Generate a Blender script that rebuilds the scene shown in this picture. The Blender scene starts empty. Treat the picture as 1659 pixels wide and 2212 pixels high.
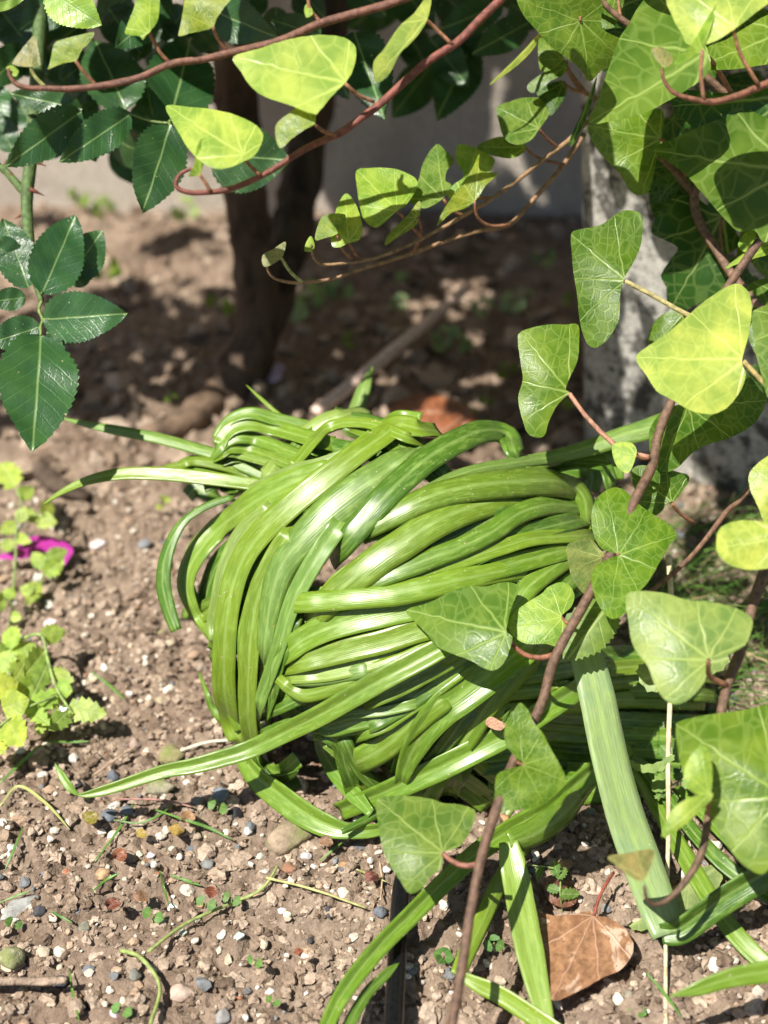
import bpy, math, random
import numpy as np
from mathutils import Vector, noise
from mathutils.geometry import delaunay_2d_cdt
random.seed(7); rng = np.random.default_rng(7)
R = math.radians
S = bpy.context.scene
COL = S.collection

# ------------------------------------------------------------------ camera
PITCH, H0, VFOV = R(36), 0.75, R(42)
cam = bpy.data.cameras.new('camera'); co = bpy.data.objects.new('camera', cam); COL.objects.link(co)
co.location = (0, 0, H0); co.rotation_euler = (R(90) - PITCH, 0, 0)
cam.sensor_fit = 'VERTICAL'; cam.sensor_height = 36; cam.sensor_width = 27
cam.lens = 18 / math.tan(VFOV / 2); cam.clip_start = 0.02; cam.clip_end = 200
cam.dof.use_dof = True; cam.dof.focus_distance = 0.915; cam.dof.aperture_fstop = 3.5
S.camera = co
# ------------------------------------------------------------------ sky, sun, exposure
TOSUN = Vector((-0.38, -0.33, 0.87)).normalized()
w = bpy.data.worlds.new('World'); S.world = w; w.use_nodes = True
nt = w.node_tree; sky = nt.nodes.new('ShaderNodeTexSky'); sky.sky_type = 'NISHITA'; sky.sun_disc = False
sky.sun_elevation = math.asin(TOSUN.z); sky.sun_rotation = math.atan2(TOSUN.x, TOSUN.y)
nt.links.new(sky.outputs[0], nt.nodes['Background'].inputs[0]); nt.nodes['Background'].inputs[1].default_value = 0.052
sl = bpy.data.lights.new('sun', 'SUN'); sl.energy = 5.0; sl.angle = R(0.55); sl.color = (1, .95, .87)
so = bpy.data.objects.new('sun', sl); COL.objects.link(so); so.location = TOSUN * 5
so.rotation_euler = (-TOSUN).to_track_quat('-Z', 'Y').to_euler()
vs = S.view_settings; vs.view_transform = 'Standard'; vs.look = 'None'; vs.exposure = 0.78; vs.gamma = 1
vs.use_curve_mapping = False
S.cycles.max_bounces = 4; S.cycles.diffuse_bounces = 2; S.cycles.glossy_bounces = 2; S.cycles.transmission_bounces = 3; S.cycles.use_adaptive_sampling = True; S.cycles.adaptive_threshold = 0.03; S.cycles.use_denoising = True

# ------------------------------------------------------------------ placing: a point of the view (1659 x 2212 grid) at a distance
F = 1106 / math.tan(VFOV / 2)
FW = Vector((0, math.cos(PITCH), -math.sin(PITCH))); UP = Vector((0, math.sin(PITCH), math.cos(PITCH))); RT = Vector((1, 0, 0))
C0 = Vector((0, 0, H0))
def P(px, py, d): return C0 + RT * ((px - 829.5) / F * d) - UP * ((py - 1106) / F * d) + FW * d
def Gd(px, py, z=0.0):
    return (H0 - z) / max(.02, math.sin(PITCH) + math.cos(PITCH) * (py - 1106) / F)
def G(px, py, z=0.0): return P(px, py, Gd(px, py, z))

# ------------------------------------------------------------------ node helpers
class NB:
    def __init__(s, name):
        s.m = bpy.data.materials.new(name); s.m.use_nodes = True; s.t = s.m.node_tree; s.t.nodes.clear()
        s.out = s.t.nodes.new('ShaderNodeOutputMaterial')
    def n(s, typ, **kw):
        x = s.t.nodes.new('ShaderNode' + typ)
        for k, v in kw.items(): setattr(x, k, v)
        return x
    def put(s, sock, v):
        if hasattr(v, 'is_linked'): s.t.links.new(v, sock)
        else: sock.default_value = v
    def ma(s, op, a, b=None, c=None, clamp=False):
        x = s.n('Math', operation=op, use_clamp=clamp)
        for i, v in enumerate((a, b, c)):
            if v is not None: s.put(x.inputs[i], v)
        return x.outputs[0]
    def mix(s, f, a, b, mode='MIX'):
        x = s.n('Mix', data_type='RGBA', blend_type=mode)
        s.put(x.inputs[0], f)
        for i, v in ((6, a), (7, b)):
            if isinstance(v, tuple) and len(v) == 3: v = (*v, 1)
            s.put(x.inputs[i], v)
        return x.outputs[2]
    def noise(s, vec, scale, detail=4, rough=.55, dist=0.0):
        x = s.n('TexNoise'); s.put(x.inputs['Scale'], scale); x.inputs['Detail'].default_value = detail
        x.inputs['Roughness'].default_value = rough; x.inputs['Distortion'].default_value = dist
        if vec is not None: s.put(x.inputs['Vector'], vec)
        return x.outputs['Fac']
    def ss(s, v, a, b, lo=0.0, hi=1.0):
        x = s.n('MapRange', interpolation_type='SMOOTHSTEP'); s.put(x.inputs[0], v)
        for i, q in ((1, a), (2, b), (3, lo), (4, hi)): s.put(x.inputs[i], q)
        return x.outputs[0]
    def xyz(s, x, y, z=0.0):
        c = s.n('CombineXYZ')
        for i, v in enumerate((x, y, z)): s.put(c.inputs[i], v)
        return c.outputs[0]
    def sep(s, v):
        c = s.n('SeparateXYZ'); s.put(c.inputs[0], v); return c.outputs
    def bump(s, h, strength, dist=.001, normal=None):
        b = s.n('Bump'); b.inputs['Strength'].default_value = strength; b.inputs['Distance'].default_value = dist
        s.put(b.inputs['Height'], h)
        if normal is not None: s.put(b.inputs['Normal'], normal)
        return b.outputs[0]
    def bsdf(s, col, rough, normal=None, spec=.5, trans=None, tcol=None, coat=0.0, coatr=.2):
        p = s.n('BsdfPrincipled')
        if isinstance(col, tuple) and len(col) == 3: col = (*col, 1)
        s.put(p.inputs['Base Color'], col); s.put(p.inputs['Roughness'], rough); s.put(p.inputs['Specular IOR Level'], spec)
        s.put(p.inputs['Coat Weight'], coat); s.put(p.inputs['Coat Roughness'], coatr)
        if normal is not None: s.put(p.inputs['Normal'], normal); 
        o = p.outputs[0]
        if trans is not None:
            t = s.n('BsdfTranslucent'); s.put(t.inputs[0], tcol)
            if normal is not None: s.put(t.inputs['Normal'], normal)
            m = s.n('MixShader'); s.put(m.inputs[0], trans); s.t.links.new(o, m.inputs[1]); s.t.links.new(t.outputs[0], m.inputs[2]); o = m.outputs[0]
        s.t.links.new(o, s.out.inputs[0]); return s.m
def geo(b): return b.n('NewGeometry').outputs['Position']
def oinfo(b):
    o = b.n('ObjectInfo'); return o.outputs['Color'], o.outputs['Random']
def scl(b, v, s):
    m = b.n('VectorMath', operation='MULTIPLY'); b.put(m.inputs[0], v); m.inputs[1].default_value = s if isinstance(s, tuple) else (s, s, s); return m.outputs[0]

# ------------------------------------------------------------------ materials
def mat_strap():
    b = NB('daffodil_leaf'); col, rnd = oinfo(b); u, v, _ = b.sep(b.n('UVMap').outputs[0])
    st = b.noise(b.xyz(b.ma('MULTIPLY', u, 13.0), b.ma('MULTIPLY', v, 6.0), b.ma('MULTIPLY', rnd, 40.0)), 1.0, 2, .6)
    st2 = b.noise(b.xyz(b.ma('MULTIPLY', u, 4.0), b.ma('MULTIPLY', v, 9.0), b.ma('MULTIPLY', rnd, 77.0)), 1.0, 3)
    blot = b.noise(geo(b), 42, 3)
    c = b.mix(b.ss(st, .3, .72), b.mix(1.0, col, (.82, .86, .78), 'MULTIPLY'), b.mix(1.0, col, (1.14, 1.12, 1.18), 'MULTIPLY'))
    c = b.mix(b.ss(st2, .45, .75, 0, .45), c, (.26, .40, .07))
    c = b.mix(b.ss(blot, .52, .8, 0, .5), c, b.mix(1.0, col, (.62, .78, 1.1), 'MULTIPLY'))
    mid = b.ss(b.ma('ABSOLUTE', u), 0.0, .22, .35, 0.0)
    c = b.mix(mid, c, (.33, .46, .14))
    vor = b.n('TexVoronoi'); vor.inputs['Scale'].default_value = 260; b.put(vor.inputs['Vector'], geo(b))
    speck = b.ma('MULTIPLY', b.ss(vor.outputs['Distance'], .10, .16, 1, 0), b.ss(b.noise(geo(b), 60, 2), .56, .62))
    c = b.mix(b.ma('MULTIPLY', speck, .75), c, (.50, .42, .30))
    ty = b.noise(b.xyz(b.ma('MULTIPLY', u, 2.0), b.ma('MULTIPLY', v, 30.0), b.ma('MULTIPLY', rnd, 31.0)), 1.0, 3)
    c = b.mix(b.ss(ty, .62, .74, 0, .30), c, (.36, .33, .12))
    rid = b.ma('SINE', b.ma('MULTIPLY', u, 42.0))
    nrm = b.bump(b.ma('ADD', b.ma('MULTIPLY', st, 1.3), b.ma('MULTIPLY', rid, .22)), .18, .0005)
    rough = b.ss(st2, .3, .7, .26, .42)
    return b.bsdf(c, rough, nrm, .55, .12, b.mix(1.0, c, (1.5, 1.5, .7), 'MULTIPLY'))
def mat_ivy():
    b = NB('ivy_leaf'); col, rnd = oinfo(b); uv = b.n('UVMap').outputs[0]
    nz = b.n('TexNoise'); nz.inputs['Scale'].default_value = 3.2; b.put(nz.inputs['Vector'], uv)
    off = b.n('VectorMath', operation='MULTIPLY_ADD'); b.put(off.inputs[0], nz.outputs['Color']); off.inputs[1].default_value = (.10, .10, 0); b.put(off.inputs[2], uv)
    sub = b.n('VectorMath', operation='SUBTRACT'); b.put(sub.inputs[0], off.outputs[0]); sub.inputs[1].default_value = (.05, .05, 0)
    x, y, _ = b.sep(sub.outputs[0])
    vein = None
    for ang, wd in ((0, .024), (40, .018), (-40, .018), (82, .016), (-82, .016), (118, .012), (-118, .012)):
        ca, sa = math.cos(R(ang)), math.sin(R(ang))
        al = b.ma('ADD', b.ma('MULTIPLY', x, sa), b.ma('MULTIPLY', y, ca))
        pe = b.ma('ABSOLUTE', b.ma('SUBTRACT', b.ma('MULTIPLY', x, ca), b.ma('MULTIPLY', y, sa)))
        wdt = b.ma('MULTIPLY', b.ma('SUBTRACT', 1.25, al), wd)
        m = b.ma('MULTIPLY', b.ma('LESS_THAN', 0.0, al), b.ma('SUBTRACT', 1.0, b.ma('DIVIDE', pe, b.ma('MAXIMUM', wdt, .004)), clamp=True))
        vein = m if vein is None else b.ma('MAXIMUM', vein, m)
    # pinnate side veins off the midrib
    t = b.ma('FRACT', b.ma('MULTIPLY', b.ma('SUBTRACT', y, b.ma('MULTIPLY', b.ma('ABSOLUTE', x), .75)), 4.2))
    lat = b.ma('MULTIPLY', b.ss(b.ma('ABSOLUTE', b.ma('SUBTRACT', t, .5)), .0, .075, 1, 0), b.ss(y, .12, .3))
    vor = b.n('TexVoronoi', feature='DISTANCE_TO_EDGE'); vor.inputs['Scale'].default_value = 6.2
    b.put(vor.inputs['Vector'], b.xyz(b.ma('ADD', x, b.ma('MULTIPLY', rnd, 50.0)), y, 0.0))
    ret = b.ss(vor.outputs['Distance'], .0, .11, 1, 0)
    vm = b.ma('MAXIMUM', b.ma('MULTIPLY', vein, 1.0), b.ma('MAXIMUM', b.ma('MULTIPLY', ret, .27), b.ma('MULTIPLY', lat, .30)), clamp=True)
    blot = b.noise(b.xyz(b.ma('ADD', x, b.ma('MULTIPLY', rnd, 9.0)), y, 0.0), 3.0, 4)
    c = b.mix(b.ss(blot, .35, .7), b.mix(1.0, col, (.58, .72, .62), 'MULTIPLY'), b.mix(1.0, col, (1.15, 1.1, 1.0), 'MULTIPLY'))
    pale = b.mix(.5, b.mix(1.0, col, (1.6, 1.5, 1.3), 'MULTIPLY'), (.46, .58, .20))
    c = b.mix(b.ma('MULTIPLY', vm, .80), c, pale)
    fine = b.noise(uv, 60, 3)
    vor2 = b.n('TexVoronoi', feature='DISTANCE_TO_EDGE'); vor2.inputs['Scale'].default_value = 26; b.put(vor2.inputs['Vector'], uv)
    cell = b.ss(vor2.outputs['Distance'], 0, .09)
    hgt = b.ma('ADD', b.ma('MULTIPLY', b.ma('SUBTRACT', 1.0, vm), 1.0), b.ma('ADD', b.ma('MULTIPLY', cell, .10), b.ma('MULTIPLY', fine, .10)))
    nrm = b.bump(hgt, .32, .0010)
    return b.bsdf(c, b.ss(blot, .3, .7, .30, .44), nrm, .38, .34, b.mix(1.0, c, (1.9, 1.7, .75), 'MULTIPLY'))
def mat_rose():
    b = NB('rose_leaf'); col, rnd = oinfo(b); uv = b.n('UVMap').outputs[0]; x, y, _ = b.sep(uv)
    ax = b.ma('ABSOLUTE', x)
    wob = b.ma('MULTIPLY', b.noise(b.xyz(x, y, b.ma('MULTIPLY', rnd, 30.0)), 6, 2), .05)
    mid = b.ss(ax, .0, .016, 1, 0)
    t = b.ma('FRACT', b.ma('MULTIPLY', b.ma('ADD', b.ma('SUBTRACT', y, b.ma('MULTIPLY', ax, .95)), wob), 8.0))
    lat = b.ss(b.ma('ABSOLUTE', b.ma('SUBTRACT', t, .5)), 0, .10, 1, 0)
    vor = b.n('TexVoronoi', feature='DISTANCE_TO_EDGE'); vor.inputs['Scale'].default_value = 24
    b.put(vor.inputs['Vector'], b.xyz(x, y, b.ma('MULTIPLY', rnd, 30.0))); net = b.ss(vor.outputs['Distance'], 0, .12, 1, 0)
    blot = b.noise(b.xyz(b.ma('ADD', x, b.ma('MULTIPLY', rnd, 9.0)), y, 0.0), 4, 4)
    c = b.mix(b.ss(blot, .35, .7), b.mix(1.0, col, (.75, .8, .8), 'MULTIPLY'), b.mix(1.0, col, (1.25, 1.15, 1.0), 'MULTIPLY'))
    c = b.mix(b.ma('MULTIPLY', lat, .16), c, (.12, .22, .07)); c = b.mix(b.ma('MULTIPLY', mid, .75), c, (.22, .34, .12))
    v2 = b.n('TexVoronoi'); v2.inputs['Scale'].default_value = 13; b.put(v2.inputs['Vector'], b.xyz(x, y, b.ma('MULTIPLY', rnd, 60.0)))
    sp = b.ma('MULTIPLY', b.ss(v2.outputs['Distance'], .10, .14, 1, 0), b.ss(b.noise(b.xyz(x, y, rnd), 5, 1), .56, .6))
    c = b.mix(b.ma('MULTIPLY', sp, .8), c, (.42, .36, .22))
    h = b.ma('SUBTRACT', b.ma('MULTIPLY', b.noise(uv, 22, 2), .5), b.ma('ADD', b.ma('MULTIPLY', lat, .55), b.ma('ADD', mid, b.ma('MULTIPLY', net, .25))))
    return b.bsdf(c, .36, b.bump(h, .30, .0009), .5, .16, b.mix(1.0, c, (2.2, 2.2, .8), 'MULTIPLY'))
def mat_weed():
    b = NB('weed_leaf'); col, rnd = oinfo(b); uv = b.n('UVMap').outputs[0]; x, y, _ = b.sep(uv); ax = b.ma('ABSOLUTE', x)
    mid = b.ss(ax, .0, .035, 1, 0)
    t = b.ma('FRACT', b.ma('MULTIPLY', b.ma('SUBTRACT', y, b.ma('MULTIPLY', ax, .8)), 5.0))
    lat = b.ss(b.ma('ABSOLUTE', b.ma('SUBTRACT', t, .5)), 0, .10, 1, 0)
    bl = b.noise(geo(b), 130, 3)
    c = b.mix(b.ss(bl, .35, .7), b.mix(1.0, col, (.75, .8, .7), 'MULTIPLY'), b.mix(1.0, col, (1.2, 1.15, 1.1), 'MULTIPLY'))
    c = b.mix(b.ma('MAXIMUM', b.ma('MULTIPLY', mid, .6), b.ma('MULTIPLY', lat, .25)), c, (.42, .5, .2))
    return b.bsdf(c, .5, b.bump(b.ma('SUBTRACT', bl, b.ma('MAXIMUM', mid, lat)), .4, .001), .4, .3, b.mix(1.0, c, (1.7, 1.6, .6), 'MULTIPLY'))
def mat_obj(name, scale=60, rough=.6, amt=.35, bumpd=.0012, bs=.6, spec=.4, zs=1.0, second=None):
    """colour from the object, broken up by noise"""
    b = NB(name); col, rnd = oinfo(b); g = geo(b); v = scl(b, g, (1, 1, zs))
    n1 = b.noise(v, scale, 4, .65); n2 = b.noise(v, scale * 6, 2, .6)
    c = b.mix(b.ss(n1, .3, .7), b.mix(1.0, col, (1 - amt, 1 - amt, 1 - amt), 'MULTIPLY'), b.mix(1.0, col, (1 + amt, 1 + amt, 1 + amt), 'MULTIPLY'))
    if second: c = b.mix(b.ss(b.noise(g, scale * .45, 4), .5, .66, 0, .8), c, second)
    return b.bsdf(c, rough, b.bump(b.ma('ADD', n1, b.ma('MULTIPLY', n2, .5)), bs, bumpd), spec)
def mat_soil():
    b = NB('soil'); g = geo(b)
    n0 = b.noise(g, 5, 4); n1 = b.noise(g, 55, 4, .7); n2 = b.noise(g, 420, 3, .7)
    c = b.mix(b.ss(n1, .3, .7), (.165, .120, .086), (.325, .248, .186))
    c = b.mix(b.ss(n0, .42, .62, 0, .5), c, (.150, .100, .068))
    c = b.mix(b.ss(n2, .55, .75, 0, .6), c, (.42, .325, .245))
    return b.bsdf(c, .9, b.bump(b.ma('ADD', n1, b.ma('MULTIPLY', n2, .7)), 1.0, .003), .15)
def mat_crumb():
    b = NB('crumb'); a = b.n('Attribute', attribute_name='tint'); g = geo(b)
    n1 = b.noise(g, 320, 3, .7); n2 = b.noise(g, 1100, 2, .7)
    c = b.mix(b.ss(n1, .3, .7), b.mix(1.0, a.outputs['Color'], (.72, .70, .68), 'MULTIPLY'), b.mix(1.0, a.outputs['Color'], (1.18, 1.17, 1.15), 'MULTIPLY'))
    return b.bsdf(c, .88, b.bump(b.ma('ADD', n1, b.ma('MULTIPLY', n2, .5)), .9, .0014), .2)
def mat_concrete(name, base, dark, dk=.5, big=9):
    b = NB(name); g = geo(b)
    n1 = b.noise(g, big, 6, .7); n2 = b.noise(g, 150, 5, .75); n3 = b.noise(g, 480, 4, .7); n4 = b.noise(g, 34, 5, .7)
    c = b.mix(b.ss(n2, .35, .65), tuple(x * .72 for x in base), tuple(x * 1.15 for x in base))
    c = b.mix(b.ss(n1, .47, .58, 0, dk), c, dark)
    c = b.mix(b.ma('MULTIPLY', b.ss(n3, .55, .64), .75), c, tuple(x * .45 for x in dark))
    c = b.mix(b.ss(n4, .6, .75, 0, .5), c, (.52, .50, .45))
    return b.bsdf(c, .9, b.bump(b.ma('ADD', b.ma('MULTIPLY', n2, 1.0), n3), .8, .002), .2)
MS, MI, MR, MW = mat_strap(), mat_ivy(), mat_rose(), mat_weed()
MSTEM = mat_obj('vine_stem', 230, .55, .42, .0011, .8)
MBARK = mat_obj('bark', 45, .9, .55, .006, 1.0, .2, .35, (.10, .07, .045))
MSTONE = mat_obj('stone', 170, .75, .25, .0010, .8, .3)
MMOSS = mat_obj('mossy_stone', 120, .85, .28, .0015, .9, .2, 1, (.17, .20, .06))
MDRY = mat_obj('dry_plant', 190, .65, .30, .0008)
MDEAD = mat_obj('dead_leaf', 45, .42, .30, .0012, .5, .5, 1, (.50, .32, .20))
def mat_dead():
    b = NB('dead_leaf'); col, rnd = oinfo(b); uv = b.n('UVMap').outputs[0]; x, y, _ = b.sep(uv); g = geo(b); vein = None
    for ang in (0, 32, -32, 68, -68):
        ca, sa = math.cos(R(ang)), math.sin(R(ang)); al = b.ma('ADD', b.ma('MULTIPLY', x, sa), b.ma('MULTIPLY', y, ca))
        pe = b.ma('ABSOLUTE', b.ma('ADD', b.ma('SUBTRACT', b.ma('MULTIPLY', x, ca), b.ma('MULTIPLY', y, sa)), b.ma('MULTIPLY', b.ma('SUBTRACT', b.noise(uv, 3, 2), .5), .10)))
        m = b.ma('MULTIPLY', b.ma('LESS_THAN', 0.0, al), b.ss(pe, 0, .016, 1, 0)); vein = m if vein is None else b.ma('MAXIMUM', vein, m)
    n1 = b.noise(uv, 2.6, 5, .6, .6); n2 = b.noise(uv, 9, 5, .65); n3 = b.noise(g, 900, 3)
    c = b.mix(b.ss(n2, .35, .65), b.mix(1.0, col, (.62, .58, .55), 'MULTIPLY'), b.mix(1.0, col, (1.25, 1.22, 1.2), 'MULTIPLY'))
    c = b.mix(b.ss(n1, .55, .60, 0, .75), c, (.62, .45, .33)); c = b.mix(b.ss(n1, .44, .36, 0, .7), c, (.22, .10, .055))
    v2 = b.n('TexVoronoi'); v2.inputs['Scale'].default_value = 16; b.put(v2.inputs['Vector'], uv)
    c = b.mix(b.ma('MULTIPLY', b.ss(v2.outputs['Distance'], .10, .16, 1, 0), b.ss(n2, .5, .56)), c, (.13, .06, .035))
    c = b.mix(b.ma('MULTIPLY', vein, .6), c, (.55, .33, .22))
    return b.bsdf(c, .42, b.bump(b.ma('ADD', b.ma('ADD', n2, b.ma('MULTIPLY', n3, .2)), b.ma('MULTIPLY', vein, .6)), .5, .0016), .45, .12, c)
MDEAD = mat_dead()
MPETAL = mat_obj('petal', 80, .5, .2, .0006)
MSOIL, MCRUMB = mat_soil(), mat_crumb()
MHOSE = mat_obj('black_hose', 300, .24, .3, .0003, .15, .25)
MPOST = mat_concrete('post_concrete', (.62, .60, .54), (.09, .085, .075), .95, 34)
MWALL = mat_concrete('wall_concrete', (.66, .585, .495), (.42, .365, .30), .45)

# ------------------------------------------------------------------ object helpers
def mesh_obj(name, verts, faces, mat, parent=None, uvs=None, color=None, smooth=True):
    me = bpy.data.meshes.new(name); me.from_pydata([tuple(v) for v in verts], [], faces)
    if uvs is not None:
        ul = me.uv_layers.new(name='UVMap'); li = np.empty(len(me.loops), dtype=np.int32); me.loops.foreach_get('vertex_index', li)
        ul.data.foreach_set('uv', np.asarray(uvs, dtype=np.float32)[li].ravel())
    if smooth: me.polygons.foreach_set('use_smooth', [True] * len(me.polygons))
    me.materials.append(mat); me.update()
    o = bpy.data.objects.new(name, me); COL.objects.link(o)
    if parent is not None: o.parent = parent; o.matrix_parent_inverse = parent.matrix_basis.inverted()
    if color is not None: o.color = (*color, 1)
    return o
def tag(o, label, cat, group=None):
    o['label'] = label; o['category'] = cat
    if group: o['group'] = group
    return o
def thing(name, loc, label, cat, group=None):
    o = bpy.data.objects.new(name, None); COL.objects.link(o); o.location = loc; o.empty_display_size = .02
    return tag(o, label, cat, group)
def catmull(pts, per=6, closed=False):
    pts = [np.asarray(p, float) for p in pts]; n = len(pts); out = []
    if n == 2 and not closed: return [pts[0] + (pts[1] - pts[0]) * t for t in np.linspace(0, 1, per + 1)]
    seg = n if closed else n - 1
    for i in range(seg):
        p1, p2 = pts[i], pts[(i + 1) % n]
        p0 = pts[(i - 1) % n] if (closed or i > 0) else 2 * p1 - p2
        p3 = pts[(i + 2) % n] if (closed or i < n - 2) else 2 * p2 - p1
        for k in range(per):
            t = k / per
            out.append(.5 * (2 * p1 + (p2 - p0) * t + (2 * p0 - 5 * p1 + 4 * p2 - p3) * t * t + (3 * p1 - p0 - 3 * p2 + p3) * t ** 3))
    if not closed: out.append(pts[-1])
    return out
def interp(vals, t):
    if not isinstance(vals, (list, tuple)): return vals
    x = t * (len(vals) - 1); i = min(int(x), len(vals) - 2); return vals[i] + (vals[i + 1] - vals[i]) * (x - i)
def tube(name, pts, rad, mat, parent=None, color=None, sides=8, per=5, bumps=0.0, caps=True):
    c = [Vector(p) for p in catmull([tuple(p) for p in pts], per)]; n = len(c); vs_, fs = [], []
    ref = Vector((.3, .2, 1)).normalized()
    for i, p in enumerate(c):
        T = (c[min(i + 1, n - 1)] - c[max(i - 1, 0)]).normalized()
        if i == 0:
            A = T.cross(ref)
            if A.length < .1: A = T.cross(Vector((1, 0, 0)))
        else: A = A - T * A.dot(T)
        A.normalize(); B = T.cross(A); r = interp(rad, i / (n - 1))
        for k in range(sides):
            a = 2 * math.pi * k / sides; rr = r
            if bumps: rr *= 1 + bumps * noise.noise(Vector((p.x * 60 + math.cos(a) * 1.3, p.y * 60 + math.sin(a) * 1.3, p.z * 40)))
            vs_.append(p + A * math.cos(a) * rr + B * math.sin(a) * rr)
    for i in range(n - 1):
        for k in range(sides):
            k2 = (k + 1) % sides; fs.append((i * sides + k, i * sides + k2, (i + 1) * sides + k2, (i + 1) * sides + k))
    if caps: fs.append(tuple(range(sides - 1, -1, -1))); fs.append(tuple((n - 1) * sides + k for k in range(sides)))
    return mesh_obj(name, vs_, fs, mat, parent, None, color)
def pts(s): return [tuple(float(q) for q in a.split(',')) for a in s.split()]

# ------------------------------------------------------------------ ground
class VNoise:
    def __init__(s, seed): s.g = np.random.default_rng(seed).random((256, 256))
    def __call__(s, x, y):
        xi = np.floor(x).astype(int); yi = np.floor(y).astype(int); fx = x - xi; fy = y - yi
        fx = fx * fx * (3 - 2 * fx); fy = fy * fy * (3 - 2 * fy); g = s.g
        a = g[xi % 256, yi % 256]; b = g[(xi + 1) % 256, yi % 256]; c = g[xi % 256, (yi + 1) % 256]; d = g[(xi + 1) % 256, (yi + 1) % 256]
        return (a * (1 - fx) + b * fx) * (1 - fy) + (c * (1 - fx) + d * fx) * fy - .5
VN = [VNoise(i) for i in range(8)]
def hgt(x, y):
    x = np.asarray(x, float); y = np.asarray(y, float)
    wx = x + .006 * VN[6](x * 90, y * 90); wy = y + .006 * VN[7](x * 90, y * 90)
    h = .018 * VN[0](x * 6, y * 6) + .010 * VN[1](x * 19, y * 19) + .016 * np.abs(VN[2](wx * 50, wy * 50)) + .011 * np.abs(VN[3](wx * 112, wy * 112))
    h = h + .0062 * np.abs(VN[4](wx * 240, wy * 240)) + .0030 * VN[5](x * 480, y * 480) - .003
    fade = np.clip(1 - (np.hypot(x, y - 1.1) - .9) / 1.5, .15, 1)
    return (h - .004) * fade
def axis(spans):
    out = []
    for a, b_, st in spans: out += list(np.arange(a, b_ - st * .5, st))
    return np.array(out + [spans[-1][1]])
gx = axis([(-14, -2, 1.5), (-2, -.7, .1), (-.7, -.34, .010), (-.34, .34, .0019), (.34, .7, .010), (.7, 2, .1), (2, 14, 1.5)])
gy = axis([(-12, -1, 1.5), (-1, .40, .1), (.40, .82, .0019), (.82, 1.16, .0032), (1.16, 1.80, .008), (1.80, 3, .1), (3, 14, 1.5)])
X, Y = np.meshgrid(gx, gy); Z = hgt(X, Y); nx, ny = len(gx), len(gy)
V = np.stack([X.ravel(), Y.ravel(), Z.ravel()], 1)
idx = np.arange(nx * ny).reshape(ny, nx)
Fq = np.stack([idx[:-1, :-1].ravel(), idx[:-1, 1:].ravel(), idx[1:, 1:].ravel(), idx[1:, :-1].ravel()], 1)
def np_mesh(name, V, Fc, mat, tint=None):
    me = bpy.data.meshes.new(name); k = Fc.shape[1]
    me.vertices.add(len(V)); me.vertices.foreach_set('co', V.astype(np.float32).ravel())
    me.loops.add(Fc.size); me.loops.foreach_set('vertex_index', Fc.astype(np.int32).ravel())
    me.polygons.add(len(Fc)); me.polygons.foreach_set('loop_start', np.arange(0, Fc.size, k, dtype=np.int32))
    me.polygons.foreach_set('use_smooth', np.full(len(Fc), tint is None or k == 4, dtype=bool))
    me.update(calc_edges=True); me.validate()
    if tint is not None:
        at = me.color_attributes.new('tint', 'FLOAT_COLOR', 'POINT'); at.data.foreach_set('color', np.concatenate([tint, np.ones((len(tint), 1))], 1).astype(np.float32).ravel())
    me.materials.append(mat); o = bpy.data.objects.new(name, me); COL.objects.link(o); return o
soil = np_mesh('soil', V, Fq, MSOIL); soil['kind'] = 'structure'
soil['label'] = 'bare crumbly brown garden soil'

def ico(sub):
    import bmesh
    bm = bmesh.new(); bmesh.ops.create_icosphere(bm, subdivisions=sub, radius=1)
    v = np.array([q.co[:] for q in bm.verts]); f = np.array([[q.index for q in a.verts] for a in bm.faces]); bm.free(); return v, f
IC1, IF1 = ico(1); IC2, IF2 = ico(2); IC3, IF3 = ico(3)
def rock_shape(v, r, rough=.3, facets=5):
    """uneven stone: noise plus a few planes that cut it flat"""
    n = v.copy(); off = r.random(3) * 50
    k = np.array([noise.noise(Vector(tuple(q * 1.3 + off))) + .5 * noise.noise(Vector(tuple(q * 3.1 + off))) for q in n])
    n = n * (1 + rough * k)[:, None]
    for _ in range(facets):
        d = r.normal(size=3); d /= np.linalg.norm(d); lim = .62 + .25 * r.random(); s = n @ d; ov = np.maximum(s - lim, 0); n = n - ov[:, None] * d * .9
    return n
def scatter(name, count, region, rfun, palette, seed, sub, label, sink=.25):
    r = np.random.default_rng(seed); ic, fc = ((IC1, IF1), (IC2, IF2))[sub - 1]
    protos = [rock_shape(ic, r, .85 if 'crumb' in name else .4, 1 if 'crumb' in name else 6) for _ in range(24)]
    xy = region(r, count); xs, ys = xy[:, 0], xy[:, 1]; rad = rfun(r, count); hs = hgt(xs, ys)
    Vs = np.empty((count, len(ic), 3)); T = np.empty((count, len(ic), 3)); pal = np.array([p[:3] for p in palette]); pr = np.array([p[3] for p in palette]); pr = pr / pr.sum()
    ci = r.choice(len(pal), count, p=pr)
    for i in range(count):
        a = r.random() * 6.283; ca, sa = math.cos(a), math.sin(a); p = protos[r.integers(24)] * (rad[i] * np.array([1 + .35 * r.random(), .8 + .3 * r.random(), .6 + .25 * r.random()]))
        Vs[i, :, 0] = p[:, 0] * ca - p[:, 1] * sa + xs[i]; Vs[i, :, 1] = p[:, 0] * sa + p[:, 1] * ca + ys[i]; Vs[i, :, 2] = p[:, 2] + hs[i] + rad[i] * sink
        T[i] = pal[ci[i]] * (.8 + .4 * r.random())
    flat_ = True; Fa = (fc[None] + (np.arange(count) * len(ic))[:, None, None]).reshape(-1, 3)
    o = np_mesh(name, Vs.reshape(-1, 3), Fa, MCRUMB, T.reshape(-1, 3)); o['kind'] = 'stuff'; o['label'] = label; o['category'] = 'soil' if 'crumb' in name else 'gravel'
    return o
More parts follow.
